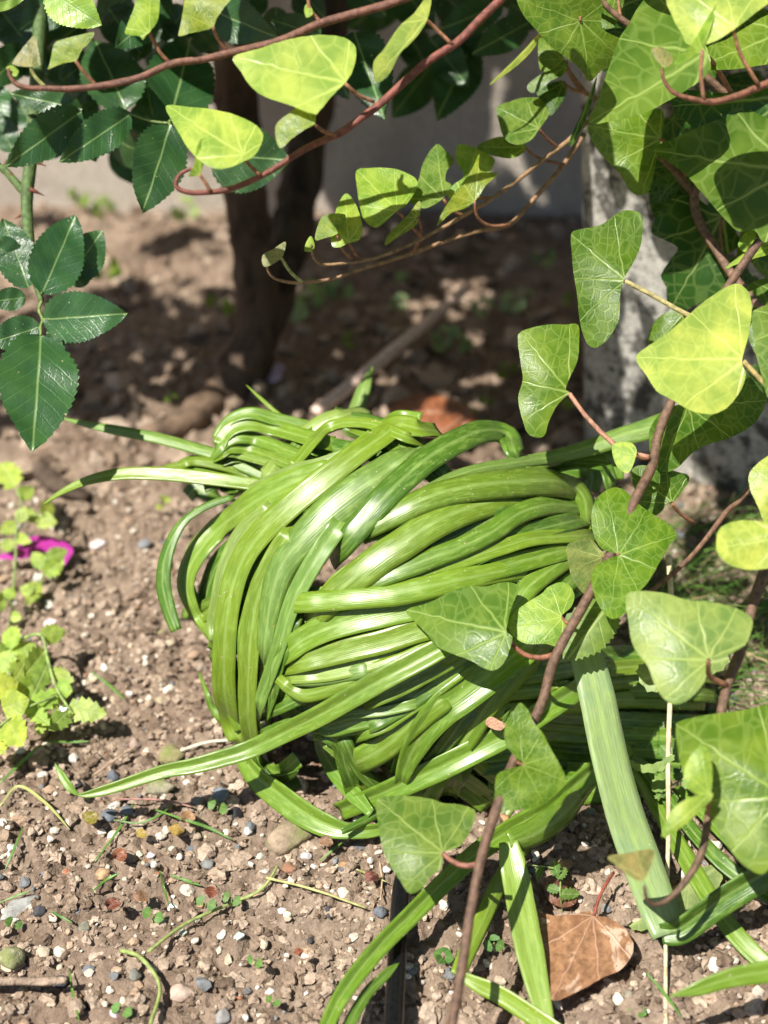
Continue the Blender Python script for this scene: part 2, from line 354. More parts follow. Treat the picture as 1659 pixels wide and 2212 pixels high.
def reg(px0, px1, py0, py1):
    def f(r, n):
        out = []
        while len(out) < n:
            px = px0 + (px1 - px0) * r.random(); py = py0 + (py1 - py0) * r.random(); g = G(px, py); 
            if r.random() < min(1, (g.y / .45) ** 2 * .3) and g.y < 1.74: out.append((g.x, g.y))
        return np.array(out)
    return f
BRN = [(.34, .262, .198, 5), (.275, .205, .150, 4), (.41, .325, .252, 4), (.17, .122, .088, 3)]
scatter('soil_crumbs', 18000, reg(-420, 2080, 1050, 2400), lambda r, n: np.clip(r.lognormal(math.log(.0017), .50, n), .0008, .0062), BRN, 3, 2, 'loose brown soil crumbs covering the bed')
scatter('soil_crumbs', 1500, reg(-160, 1820, 420, 1060), lambda r, n: np.clip(r.lognormal(math.log(.0055), .5, n), .003, .016), BRN, 5, 1, 'larger soil clods in the shade before the wall')
scatter('gravel', 2300, reg(-160, 1820, 1050, 2330), lambda r, n: np.clip(r.lognormal(math.log(.0019), .45, n), .0009, .0052),
        [(.66, .60, .50, 6), (.52, .43, .32, 4), (.20, .21, .22, 2.4), (.42, .30, .21, 2), (.36, .16, .09, .5), (.72, .69, .62, 2)], 4, 2, 'fine mixed grit of pale, tan and grey grains', .5)

# ------------------------------------------------------------------ wall and post
def box_pts(name, bottom, top, mat, seg=1):
    n = len(bottom); vs_ = [Vector(p) for p in bottom] + [Vector(p) for p in top]
    fs = [(i, (i + 1) % n, (i + 1) % n + n, i + n) for i in range(n)] + [tuple(range(n - 1, -1, -1)), tuple(range(n, 2 * n))]
    o = mesh_obj(name, vs_, fs, mat, smooth=False)
    bv = o.modifiers.new('bevel', 'BEVEL'); bv.width = .004; bv.segments = 2
    return o
wall = box_pts('garden_wall', [(-3, 1.74, -.1), (3, 1.74, -.1), (3, 1.90, -.1), (-3, 1.90, -.1)], [(-3, 1.74, 1.5), (3, 1.74, 1.5), (3, 1.90, 1.5), (-3, 1.90, 1.5)], MWALL)
tag(wall, 'plain weathered beige concrete wall behind the rose bush', 'wall')
g0, g1, g2 = G(1262, 950), G(1312, 985), G(1730, 1105)
back = Vector((.05, .20, 0))
bot = [g0, g1, g2, g2 + back, g0 + back]; lean = Vector((-.048, 0, 0))
post = box_pts('concrete_post', [Vector((p.x, p.y, -.05)) + lean * -.1 for p in bot], [Vector((p.x, p.y, .62)) + lean * 1.25 for p in bot], MPOST)
tag(post, 'leaning grey concrete post stained dark beside the ivy', 'post')

# ------------------------------------------------------------------ leaf builders
def pleaf(poly, base, tip, d, color, mat=None, parent=None, up=.4, side=0.0, fold=.12, curl=.10, ripple=.035, serr=0.0, name='leaf', dens=9, per=4, clear=.004, holes=()):
    """leaf from its outline: lies in its own tilted plane, folded along the midrib, curled and rippled"""
    if isinstance(poly, str): poly = pts(poly)
    bx, by = base; ax = np.array(tip, float) - np.array(base, float); L = np.hypot(*ax); ax /= L; pr = np.array([-ax[1], ax[0]])
    out = np.array(catmull(poly, per, True)); area = np.sum(out[:, 0] * np.roll(out[:, 1], -1) - np.roll(out[:, 0], -1) * out[:, 1])
    if serr:
        m = max(24, int(len(out))); nrm_ = np.roll(out, -1, 0) - np.roll(out, 1, 0); nrm_ = np.stack([nrm_[:, 1], -nrm_[:, 0]], 1); nrm_ /= np.linalg.norm(nrm_, axis=1)[:, None] + 1e-9
        out = out + nrm_ * (np.where(np.arange(m) % 2 == 0, serr, -serr * .2) * (1 if area > 0 else -1))[:, None]
    else:
        out = out + np.array([[random.uniform(-1, 1), random.uniform(-1, 1)] for _ in out]) * L * .0025
    loc = np.stack([(out - base) @ pr, (out - base) @ ax], 1) / L
    if np.sum(loc[:, 0] * np.roll(loc[:, 1], -1) - np.roll(loc[:, 0], -1) * loc[:, 1]) < 0: loc = loc[::-1]
    n = len(loc); ins = []
    lo, hi = loc.min(0), loc.max(0); st = max(hi - lo) / dens
    def inside(p):
        c = False
        for i in range(n):
            a, b_ = loc[i], loc[i - 1]
            if (a[1] > p[1]) != (b_[1] > p[1]) and p[0] < (b_[0] - a[0]) * (p[1] - a[1]) / (b_[1] - a[1]) + a[0]: c = not c
        return c
    yy = lo[1] + st * .5; row = 0
    while yy < hi[1]:
        xx = round(lo[0] / st) * st
        while xx < hi[0]:
            p = (xx, yy)
            if inside(p) and min(np.hypot(loc[:, 0] - p[0], loc[:, 1] - p[1])) > st * .45: ins.append(p)
            xx += st
        yy += st
    co_ = [Vector(p) for p in loc] + [Vector(p) for p in ins]
    r = delaunay_2d_cdt(co_, [], [list(range(n))], 1, 1e-6)
    Lm = L * d / F; vs_, uv = [], []
    ph = random.random() * 6
    for q in r[0]:
        u, v = q.x, q.y; px, py = np.array(base) + (pr * u + ax * v) * L
        dd = d + side * d / F * (px - bx) - up * 1.15 * d / F * (py - by)
        dd += Lm * (fold * min(abs(u), .6) + curl * (v * v - .25 * v) + ripple * math.sin(5 * v + 4 * abs(u) + ph) + .6 * ripple * math.sin(9 * u + 3 * v + ph * 2))
        dd = min(dd, Gd(px, py, clear)); vs_.append(P(px, py, dd)); uv.append((u, v))
    fs = [tuple(f) for f in r[2]]
    fs = [f for f in fs if len(f) >= 3]
    o = mesh_obj(name, vs_, fs, mat or MI, parent, uv, color)
    pdepth = d; o['d'] = pdepth
    return o
def petiole(leaf, parent, path, d0, d1, r0=.0012, r1=.0016, color=(.30, .14, .07)):
    """stalk from leaf base (distance d0) to the stem (d1); a sub-part of its leaf"""
    p = pts(path); n = len(p)
    q = [P(x, y, d0 + (d1 - d0) * i / (n - 1)) for i, (x, y) in enumerate(p)]
    return tube('petiole', q, [r0, r1], MSTEM, leaf, color, 7, 4)
def strap(p3, widths, color, parent, normal_ref, arch=.12, fold=0.0, roll=0.0, name='leaf', tip=.0, start=.0, per=6, mat=None, thick=.0009, cross=7):
    c = [Vector(q) for q in catmull([tuple(q) for q in p3], per)]; n = len(c); vs_, uv, fs = [], [], []; run = 0.0; sd = random.random() * 9
    for i, p in enumerate(c):
        t = i / (n - 1); T = (c[min(i + 1, n - 1)] - c[max(i - 1, 0)]).normalized()
        if i: run += (p - c[i - 1]).length
        N = normal_ref(p); N = (N - T * N.dot(T)).normalized(); B = T.cross(N)
        a = R(interp(roll, t)) + .10 * math.sin(run * 38 + sd); N, B = N * math.cos(a) + B * math.sin(a), B * math.cos(a) - N * math.sin(a)
        wd = interp(widths, t)
        if tip and t > 1 - tip: wd *= max(.06, math.sqrt(max(0, (1 - t) / tip)))
        if start and t < start: wd *= max(.06, math.sqrt(t / start))
        for k in range(cross):
            u = -1 + 2 * k / (cross - 1); e = .012 * wd * math.sin(run * 60 + sd + 2.5 * (u > 0)) * abs(u) ** 3
            vs_.append(p + B * (u * wd / 2) + N * (wd * (arch * (u * u - .4) + fold * (abs(u) - .45)) + e)); uv.append((u, run * 10))
    for i in range(n - 1):
        for k in range(cross - 1): fs.append((i * cross + k, i * cross + k + 1, (i + 1) * cross + k + 1, (i + 1) * cross + k))
    o = mesh_obj(name, vs_, fs, mat or MS, parent, uv, color)
    m = o.modifiers.new('thickness', 'SOLIDIFY'); m.thickness = thick; m.offset = 0
    return o

# ------------------------------------------------------------------ tied daffodil clump
CX, CY, AX, BY = 880, 1330, 445, 440
def md(px, py, layer=0.0):
    r2 = ((px - CX) / AX) ** 2 + ((py - CY) / BY) ** 2
    d = 1.0 - .10 * math.sqrt(max(0, 1 - r2)) - layer * .0024
    return min(d, Gd(px, py, .010 + .0006 * max(layer, 0)))
MCEN = P(CX, CY + 60, 1.06)
def nref(p):
    return ((p - MCEN).normalized() * .5 + (C0 - p).normalized() * .6 + Vector((0, 0, .15))).normalized()
clump = thing('daffodil_clump', G(940, 1600), 'big knotted clump of long green strap leaves tied in a bundle', 'plant')
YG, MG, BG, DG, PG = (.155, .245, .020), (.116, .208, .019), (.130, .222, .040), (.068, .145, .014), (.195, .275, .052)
def var(c, a=.12):
    k = 1 + random.uniform(-a, a); return (c[0] * k * random.uniform(.92, 1.08), c[1] * k, c[2] * k * random.uniform(.85, 1.15))
def leaf(layer, wd, path, col=MG, tip=0.0, arch=None, fold=0.0, roll=0.0, dz=0.0, start=0.0, fn=None):
    p = pts(path); q = []
    for i, (x, y) in enumerate(p):
        t = i / (len(p) - 1); d = (fn(x, y, t) if fn else md(x, y, interp(layer, t))) - dz; q.append(P(x, y, min(d, Gd(x, y, .006))))
    if not fn and len(p) > 2:      # ends run on under their neighbours
        def tuck(a, b_, l_):
            k = 46 / (math.hypot(a[0] - b_[0], a[1] - b_[1]) + 1e-6); x, y = a[0] + (a[0] - b_[0]) * k, a[1] + (a[1] - b_[1]) * k
            return P(x, y, min(md(x, y, l_) + .024, Gd(x, y, .006)))
        q = [tuck(p[0], p[1], interp(layer, 0))] + q
        if not tip: q = q + [tuck(p[-1], p[-2], interp(layer, 1))]
    md_ = sum(md(x, y) for x, y in p) / len(p) if not fn else fn(p[0][0], p[0][1], .5)
    kw = 1.22 if not fn else 1.08; ws = [v * kw * md_ / F for v in wd] if isinstance(wd, (list, tuple)) else wd * kw * md_ / F
    if arch is None: arch = random.choice([-.10, -.07, .06, .10])
    return strap(q, ws, var(col), clump, nref, arch, fold, roll, tip=tip, start=start)
LV = []
def L(*a, **k): LV.append((a, k))
# arching leaves at the back and upper left
L(1, 26, '760,905 840,935 900,975 960,1020', DG); L(2, 24, '745,900 790,905 840,920 880,940', DG)
L(2, [34, 32, 30, 20], '680,950 600,928 545,916 505,924 482,945 472,970', YG)
L(2.5, [26, 26, 24, 14], '650,985 565,952 520,944 490,954 468,978', MG)
L(3, [24, 22, 20], '630,1005 552,976 502,969 474,984', YG); L(3.2, [16, 15, 12], '610,1010 527,986 488,979', PG)
L(1.5, [22, 20, 16], '540,1022 470,1003 420,996 393,1003', YG)
L(4, [26, 27, 26, 24, 20, 12], '600,1040 540,1012 480,986 414,966 340,946 250,929 180,915 128,902', BG, tip=.3, fn=lambda x, y, t: .985 + .06 * t)
L(4.5, [28, 29, 29, 26, 22, 14], '575,1050 480,1037 414,1029 340,1023 260,1024 190,1038 130,1065 93,1091', YG, tip=.35, fn=lambda x, y, t: .975 + .02 * t)
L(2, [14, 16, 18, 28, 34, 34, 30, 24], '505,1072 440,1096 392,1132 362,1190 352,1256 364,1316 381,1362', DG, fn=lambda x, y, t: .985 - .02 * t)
L(5, [30, 42, 50, 52, 50, 44, 36, 22, 17, 16], '715,1012 650,1035 590,1062 530,1097 478,1137 436,1182 409,1228 402,1268 413,1305 434,1342 464,1374', YG)
L(6, [18, 18, 18, 14], '760,975 690,999 640,1010 590,1032 545,1052', PG)
L(5, [34, 40, 42, 40], '745,898 705,911 665,936 627,968 598,1002 572,1035', PG)
L(6, [24, 22, 22, 20], '880,945 830,925 790,914 740,914 705,926 680,950 652,984 630,1010', YG)
L(6.5, [38, 42, 42, 46, 48, 46, 44, 44, 46, 40], '905,925 860,918 829,940 765,985 690,1042 627,1093 578,1138 538,1185 513,1235 498,1290 489,1345 485,1410 484,1470 489,1520 502,1565 520,1600', YG)
L(4.2, [36, 42, 40, 32], '585,1100 530,1150 496,1220 480,1290 470,1345 474,1390', PG)
L(5.5, [20, 34, 38, 38, 37, 36, 34, 28], '625,1150 600,1190 575,1242 556,1292 546,1342 540,1390 537,1445 535,1507 537,1557 543,1600 549,1640', YG)
L(5.6, [28, 26, 24, 20], '549,1636 559,1660 578,1678 603,1684 627,1676 645,1664', DG, tip=.4, roll=30)
L(5, [40, 62, 72, 62, 50, 36, 26], '880,985 840,1015 790,1050 720,1103 665,1155 625,1198 602,1240 588,1290 578,1345 572,1410', BG)
L(4.6, [34, 36, 34, 28, 24, 14], '735,1130 700,1180 672,1225 642,1280 622,1330 605,1390 585,1450 567,1500 560,1530', BG)
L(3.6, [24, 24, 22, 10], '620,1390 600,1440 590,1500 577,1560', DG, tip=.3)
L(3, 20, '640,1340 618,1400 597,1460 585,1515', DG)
# right arching leaves over the shoulder
L([5, 6, 6, 6, 6, 3.5], [30, 44, 50, 50, 48, 44, 36], '1110,972 1095,940 1050,930 992,950 930,986 880,1027 830,1075 790,1120 745,1175', DG)
L(5, [50, 46, 38, 28, 25, 24, 22], '1490,895 1400,925 1340,943 1270,967 1190,987 1110,1000 1040,1012 980,1030 920,1060', BG, fn=lambda x, y, t: min(.985, md(x, y, 4) + .02 * (1 - t)))
L(2, [22, 26, 26, 24], '1319,1055 1313,1022 1300,1004 1250,1000 1190,1010 1120,1024', DG)
L([5, 7, 7, 7, 6, 3], [26, 44, 52, 56, 55, 52, 48, 44, 38, 30], '1266,1118 1260,1078 1236,1052 1190,1040 1110,1042 1030,1050 960,1064 900,1086 850,1112 790,1142', MG, arch=-.14)
L([2.5, 6, 6, 6, 5.5, 3.5], [40, 54, 58, 58, 56, 50, 40], '1130,1068 1030,1092 967,1115 917,1142 867,1176 829,1200 780,1238 730,1280 680,1330', YG)
L([4, 5.5, 5.5, 5.5, 3.5], [36, 38, 36, 36, 36, 32], '1255,1095 1180,1092 1117,1112 1067,1147 1005,1178 942,1202 880,1226 829,1244 780,1264 715,1300', MG)
L(4.5, [26, 28, 28, 26, 22], '1260,1157 1155,1163 1080,1184 1005,1208 930,1230 867,1256 800,1280', YG)
L(3.4, 34, '1240,1125 1155,1146 1092,1172 1020,1205', DG); L(3, 30, '1110,1105 1040,1130 980,1160 930,1190', DG)
L(3.5, 40, '1240,1182 1155,1205 1080,1225 1005,1245', MG)
L([1.5, 5, 6.2, 6.2, 6.2, 5], [34, 40, 42, 42, 40, 38, 34], '1150,1225 1080,1235 1005,1250 930,1267 867,1281 829,1286 760,1292 700,1298 645,1302', YG)
L(4.6, [34, 38, 38, 36], '1260,1190 1220,1210 1180,1237 1142,1268 1110,1310 1075,1345 1010,1385 950,1420', MG)
L(3.8, 36, '1250,1240 1200,1280 1150,1320 1090,1365', DG)
L(4.2, [40, 46, 48, 46, 34], '960,1292 900,1310 829,1326 765,1340 705,1358 655,1382 622,1408', YG)
L(4.8, [36, 42, 42, 36], '1030,1315 960,1346 890,1366 829,1386 760,1402 700,1417 640,1432', YG)
L(4.4, [30, 38, 38, 34], '1060,1350 1000,1372 920,1396 829,1420 750,1441 690,1452 636,1456', PG)
L(4.7, [22, 28, 30, 28], '800,1446 740,1456 690,1463 640,1464', BG)
L(5.4, [28, 34, 36, 32, 24, 16], '940,1395 870,1428 829,1444 765,1468 702,1490 660,1500 633,1491 608,1472', YG)
L(7.6, [38, 46, 46, 44, 42, 38, 34, 28, 20, 12], '1010,1375 950,1402 890,1434 829,1466 765,1503 690,1546 615,1583 540,1619 465,1642 414,1655 350,1667 250,1700 190,1716 165,1716', MG, tip=.12, fold=.22, arch=0, fn=lambda x, y, t: min(md(x, y, 7.6), .93 + .0 * t) if x > 560 else min(.935, Gd(x, y, .010)))
L(1, [6, 18, 18, 8], '168,1717 150,1700 134,1676 118,1648', MG, tip=.3, fn=lambda x, y, t: Gd(x, y, .016 + .012 * t))
# lower left loop
L(3, [28, 38, 48, 52, 50, 44, 30, 24, 22], '516,1598 528,1640 558,1682 605,1719 655,1756 705,1782 752,1794 815,1792 880,1764', MG, fold=.25, arch=0, fn=lambda x, y, t: Gd(x, y, .018))
L(4, [12, 18, 20, 18], '738,1796 777,1778 815,1757 865,1716', DG, fn=lambda x, y, t: Gd(x, y, .026))
L(3.4, [20, 30, 35, 34, 18], '684,1570 697,1620 727,1670 765,1715 802,1757', MG, fn=lambda x, y, t: Gd(x, y, .03))
L(2, 30, '700,1583 733,1608 745,1650 760,1690', DG); L(2.6, 24, '745,1600 765,1645 790,1678 829,1712 880,1732', DG)
L(4.4, [46, 50, 50, 46], '960,1505 915,1540 865,1585 825,1618 778,1643', YG)
L(3.6, [26, 30, 30, 22], '960,1470 880,1530 829,1548 765,1562 715,1574 683,1568', MG)
L(4.2, [18, 18, 14], '900,1520 829,1536 752,1544 705,1560', BG)
L(3, [12, 20, 20, 10], '597,1535 640,1515 680,1500', DG); L(2, 18, '630,1560 590,1575 560,1590', DG)
L(1.5, 22, '500,1288 470,1292 436,1308', MG); L(1, 14, '470,1388 455,1424', DG); L(1, [6, 14, 12], '446,1496 458,1528 480,1560', MG)
# lower middle fan
L(5, [46, 42, 40, 34], '1020,1390 970,1420 905,1457 855,1483 800,1508', MG)
L(3.6, 38, '1040,1405 930,1482 880,1516 829,1545 790,1565', DG); L(4, [30, 32, 30], '1010,1435 917,1503 855,1546 829,1563 785,1580', MG)
L(6.2, [50, 60, 64, 62, 56, 46, 34, 24, 18], '1130,1400 1055,1457 1005,1496 955,1534 917,1578 892,1621 876,1658 866,1692', MG, arch=.16)
L(4, [26, 30, 28, 20], '1040,1500 1020,1530 980,1583 943,1633 922,1668', DG)
L(4.6, [40, 46, 46, 44, 40], '1150,1412 1120,1445 1080,1490 1042,1538 1014,1584 980,1632 950,1672 925,1710', MG)
L(3, 34, '1000,1560 960,1610 930,1660 900,1700', DG); L(2.6, 34, '1080,1530 1050,1590 1010,1640 985,1690', DG)
L(7.2, [36, 40, 42, 42, 40, 34], '1250,1487 1180,1532 1105,1581 1030,1620 955,1657 880,1690 829,1713 775,1735', MG, fold=.2, arch=0)
# base fan at the right
for k, (y0, y1, y2, c) in enumerate(((1440, 1450, 1462, DG), (1475, 1484, 1492, MG), (1515, 1522, 1532, YG), (1560, 1548, 1540, DG), (1592, 1585, 1580, MG), (1622, 1612, 1602, DG), (1652, 1640, 1622, MG), (1672, 1668, 1650, DG))):
    L(2 + .3 * (k % 3), [30, 32, 30, 24], f'1475,{y0} 1360,{y0 - 4} 1230,{y1} 1130,{y2} 1050,{y2 + 8}', c)
L(3.2, [28, 28, 24], '1500,1455 1400,1440 1300,1448 1210,1470', YG); L(3, [26, 28, 24], '1500,1500 1400,1492 1300,1500 1200,1520', MG)
L(3.2, [24, 26, 24], '1070,1728 1005,1680 960,1648 930,1632', PG); L(3.4, [22, 24, 22], '1080,1690 1030,1648 985,1615', YG)
L(1.5, 26, '1290,1690 1200,1690 1120,1700 1060,1705', DG)
# leaves spilling to the front
gz = lambda z0, z1: (lambda x, y, t: Gd(x, y, z0 + (z1 - z0) * t))
L(1, [40, 48, 44, 40, 38, 36, 34, 32, 28, 24], '1300,1650 1250,1692 1190,1743 1110,1788 1030,1842 950,1914 880,1984 829,2035 770,2105 730,2165 695,2240', MG, fold=.2, arch=0, fn=gz(.045, .03))
L(1, [34, 50, 54, 44], '1300,1660 1255,1712 1215,1758 1160,1797 1100,1822', MG, arch=-.22, fn=gz(.03, .055))
L(1, [36, 50, 54, 56, 54, 42, 26], '1098,1818 1106,1860 1116,1906 1129,1981 1144,2056 1162,2136 1184,2225', PG, fn=gz(.055, .02))
L(1, [30, 36, 34, 28], '1135,1825 1090,1888 1047,1978 1010,2056 988,2108', YG, fn=gz(.028, .02))
L(1, [18, 34, 38, 40], '995,2106 1030,2126 1085,2152 1169,2208 1215,2240', YG, fn=gz(.024, .02))
L(1, [10, 20, 24, 24], '862,2080 835,2104 790,2150 742,2235', MG, start=.25, fn=gz(.02, .02))
L(1, [56, 70, 74, 78, 80, 80, 76, 64], '1246,1330 1268,1420 1290,1506 1316,1631 1349,1756 1384,1856 1420,1956 1444,2018', (.215, .315, .125), fold=.06, arch=-.06, fn=lambda x, y, t: .905 - .055 * t)
L(1, [40, 56, 60, 58, 56], '1428,2016 1470,2008 1554,1948 1640,1896 1740,1845', DG, fold=.25, arch=0, fn=lambda x, y, t: .852 - .012 * t)
L(1, [30, 36, 36, 34, 30], '1330,1600 1370,1655 1479,1850 1579,2006 1680,2110', MG, fn=gz(.03, .012))
L(1, [24, 30, 30, 28], '1360,1640 1400,1668 1500,1800 1580,1880 1700,1960', DG, fn=gz(.03, .02))
L(1, [20, 26, 26], '1460,1700 1560,1800 1640,1880 1720,1990', MG, fn=gz(.02, .03))
L(1, [10, 34, 44, 48], '1446,2152 1500,2138 1580,2112 1660,2098 1760,2075', YG, start=.3, arch=.05, fn=lambda x, y, t: .775)
L(1, [8, 8, 4], '650,925 600,893 560,858 532,832', YG, tip=.4, fn=lambda x, y, t: 1.0 + .03 * t)
L(1, [36, 36, 30, 14], '745,930 765,895 788,832 806,790', BG, tip=.4, fn=lambda x, y, t: 1.08 + .03 * t)
fill = [(a, k) for a, k in LV if 'fn' not in k]
for a, k in LV: leaf(*a, **k)
# inner and rear leaves: the bundle is full all through
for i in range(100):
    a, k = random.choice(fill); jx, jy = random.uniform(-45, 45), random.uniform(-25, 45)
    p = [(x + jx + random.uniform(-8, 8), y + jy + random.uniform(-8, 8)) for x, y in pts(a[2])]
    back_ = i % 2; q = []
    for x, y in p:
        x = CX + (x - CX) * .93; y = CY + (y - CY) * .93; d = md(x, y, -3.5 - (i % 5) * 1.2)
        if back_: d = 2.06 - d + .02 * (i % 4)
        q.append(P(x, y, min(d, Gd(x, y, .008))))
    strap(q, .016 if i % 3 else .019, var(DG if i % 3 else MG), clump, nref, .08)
for i in range(46):
    a, k = fill[(i * 7) % len(fill)]; jx, jy = random.uniform(-14, 14), random.choice((-1, 1)) * random.uniform(10, 24)
    q = [P(x + jx + random.uniform(-5, 5), y + jy + random.uniform(-5, 5), min(md(x + jx, y + jy, random.uniform(.2, 1.2)), Gd(x, y, .008))) for x, y in pts(a[2])]
    strap(q, random.uniform(.010, .015), var(MG if i % 3 else YG), clump, nref, .07)

# ------------------------------------------------------------------ ivy
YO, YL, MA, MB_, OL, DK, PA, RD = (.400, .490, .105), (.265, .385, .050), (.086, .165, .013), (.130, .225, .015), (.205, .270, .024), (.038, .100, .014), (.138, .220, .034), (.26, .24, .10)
def vine(label, path, depth, rad, color=(.20, .095, .060), group=None, root=None):
    p = pts(path); n = len(p); q = [P(x, y, interp(depth, i / (n - 1))) for i, (x, y) in enumerate(p)]
    t = thing('ivy_vine', q[-1] if root is None else root, label, 'ivy', group)
    tube('stem', q, rad, MSTEM, t, color, 9, 6, .10)
    return t
def iv(t, d, col, poly, base, tip, pet=None, pd=None, pc=(.26, .125, .065), pr=(.0011, .0014), **k):
    l = pleaf(poly, base, tip, d, var(col, .06), MI, t, **k)
    if pet: petiole(l, t, pet, d + .001, pd if pd else d + .004, *pr, color=pc)
    return l
# shoot across the top
A = vine('upper of two reddish ivy shoots in front of the rose trunk, with small leaves', '18,147 20,160 27,172 40,184 65,190 100,191 150,192 220,185 300,168 370,138 440,128 500,113 600,90 700,48 830,12 930,-25',
         [.835, .84, .845, .85], [.0010, .0016, .0019, .0022, .0024, .0027, .0029], (.155, .070, .045))
iv(A, .836, YL, '13,147 25,141 38,150 40,157 33,166 24,160', (22, 163), (30, 140), dens=5)
iv(A, .835, RD, '74,77 82,105 88,136 84,142 68,144 50,144 30,140 27,134 48,105', (66, 144), (74, 77), '66,143 75,165 98,189', .842, up=.2, pc=(.35, .36, .12))
iv(A, .832, OL, '103,150 107,138 115,100 121,90 135,85 170,76 203,70 193,92 180,104 175,112 164,131 140,136 122,142', (163, 131), (110, 95), '163,131 185,160 210,187', .843, fold=-.12, up=.1)
iv(A, .832, YL, '270,72 276,50 290,15 300,-20 340,-22 345,10 340,45 326,66 316,76 308,86 303,79 285,76', (322, 70), (325, -30), '323,71 330,85 347,115 366,136', .846)
iv(A, .832, OL, '386,78 390,55 396,20 405,-15 470,-30 500,-8 485,15 468,40 460,58 438,66 410,72', (460, 58), (420, -20), '460,58 470,82 492,112', .847, up=.1, fold=-.1)
iv(A, .845, YL, '657,20 663,8 672,14 676,30 662,38', (672, 30), (658, 12), '665,-12 670,20 692,48', .85, dens=5)
B = vine('lower of two reddish ivy shoots in front of the rose trunk, with big yellow leaves', '432,366 412,366 392,374 380,393 386,408 412,416 440,416 465,414 500,407 550,387 600,360 650,327 700,302 735,287 780,255 830,217 914,140 989,90 1039,40 1110,-30',
         [.825, .83, .84, .85], [.0008, .0014, .0017, .0019, .0021, .0024, .0027, .0029], (.180, .060, .042))
iv(B, .822, YO, '360,228 410,231 480,240 540,262 564,283 568,300 552,334 520,352 490,363 466,364 438,352 410,325 385,285 368,255', (522, 334), (360, 228), '524,336 540,358 562,379', .832, up=.55)
iv(B, .820, YO, '504,123 560,105 620,86 680,76 735,79 763,94 770,118 762,152 747,178 722,202 690,240 676,246 620,225 575,210 545,190 520,155', (745, 180), (504, 123), '746,181 775,206 807,220', .836, up=.5)
iv(B, .818, OL, '595,272 630,240 668,204 677,232 681,265 655,282 630,300 604,320', (678, 267), (598, 290), '678,267 700,284 724,292', .835, up=.1)
iv(B, .822, YL, '425,318 437,299 444,325 439,356 431,377 418,381 408,380 420,352', (430, 377), (436, 299), '431,377 445,397 454,413', .828, up=.1, side=.6, dens=6)
iv(B, .835, YO, '932,-2 922,45 895,85 865,115 842,158 818,178 808,168 808,132 830,105 860,60 895,28 922,-10', (921, 42), (806, 175), '920,42 938,58 978,98', .845, up=.2, side=.5)
for k in range(15):  # extra unseen leaves above the view, added to throw dapples on the clump
    x, y, d = random.uniform(640, 1200), random.uniform(-440, -90), random.uniform(.80, .94); sz = random.uniform(55, 100); a = random.uniform(0, 6.28)
    pl = [(x + sz * r_ * math.sin(a + t), y + sz * r_ * math.cos(a + t)) for t, r_ in ((0, 1), (.6, .72), (1.2, .62), (1.9, .55), (2.6, .45), (3.14, .25), (-2.6, .45), (-1.9, .55), (-1.2, .62), (-.6, .72))]
    iv(B, d, YL if k % 2 else MB_, pl, (x - sz * .2 * math.sin(a), y - sz * .2 * math.cos(a)), (x + sz * math.sin(a), y + sz * math.cos(a)), None, up=1.0)
# double strand from the post
C1 = vine('thin ivy strand with small heart leaves running from the post, upper of two', '672,528 675,550 684,565 704,572 770,565 829,552 909,517 1004,465 1069,425 1130,380 1180,340 1230,302 1268,262',
          [.94, .96, .99, 1.02], [.0008, .0012, .0014, .0017, .0020], (.26, .16, .08))
C2 = vine('thin ivy strand with a wispy tip running from the post, lower of two', '583,566 578,582 590,599 615,608 650,610 720,602 790,578 829,567 890,547 960,522 1030,500 1100,485 1140,445 1180,400 1220,352 1262,290',
          [.955, .97, .99, 1.02, 1.03], [.0007, .0012, .0015, .0018, .0021], (.27, .16, .085))
iv(C1, .955, YL, '770,368 800,363 830,362 862,367 896,384 902,402 890,425 875,445 856,457 829,482 810,492 787,476 776,440 771,405', (857, 455), (770, 366), '857,454 880,478 912,514', .975, up=.5)
iv(C1, .975, PA, '942,312 962,325 982,347 966,368 962,390 975,400 957,429 920,450 892,442 887,427 903,392 915,350', (958, 430), (942, 312), '958,430 975,455 1004,466', .995, up=.5)
iv(C1, .985, YL, '990,312 1030,320 1067,342 1064,360 1045,395 1020,415 990,427 968,425 978,400 1002,380 985,345', (1000, 425), (1030, 318), '1000,425 1020,428 1069,427', .996, up=.4)
iv(C1, .970, OL, '1035,333 1037,370 1075,374 1050,400 1030,430 1005,450 975,460 944,488 960,450 995,400 1018,368', (1025, 435), (1037, 333), '1025,435 1032,470 1060,488 1100,486', 1.0, up=.2, fold=-.1)
iv(C1, .985, PA, '1073,232 1100,220 1130,211 1170,212 1190,226 1185,250 1165,278 1150,300 1120,313 1090,300 1078,265', (1162, 277), (1073, 232), '1163,278 1185,302 1207,320', 1.01, up=.5)
iv(C2, 1.0, PA, '1029,317 1080,295 1110,307 1136,313 1130,330 1107,342 1070,337', (1133, 318), (1029, 317), '1133,318 1160,340 1200,352 1218,354', 1.025, up=.9)
iv(C2, .962, OL, '832,530 840,505 880,465 905,434 908,452 900,485 860,512', (902, 470), (832, 530), '902,470 910,500 895,545', .99, up=.1)
iv(C1, .945, YL, '715,525 722,465 745,418 768,440 783,487 776,518 752,526 730,535', (752, 522), (745, 418), '752,522 763,542 778,563', .965, up=.3)
iv(C1, .940, OL, '680,517 692,474 712,462 746,464 740,490 727,506 700,515', (727, 507), (688, 475), '727,507 740,538 768,566', .963, up=.2)
iv(C1, .940, YL, '657,540 662,522 672,510 680,530 674,542 664,544', (670, 543), (672, 510), dens=5)
iv(C2, .950, RD, '570,576 567,552 590,538 617,522 611,553 592,569', (608, 558), (568, 560), '608,558 628,588 652,610', .962, up=.2, pc=(.36, .38, .14))
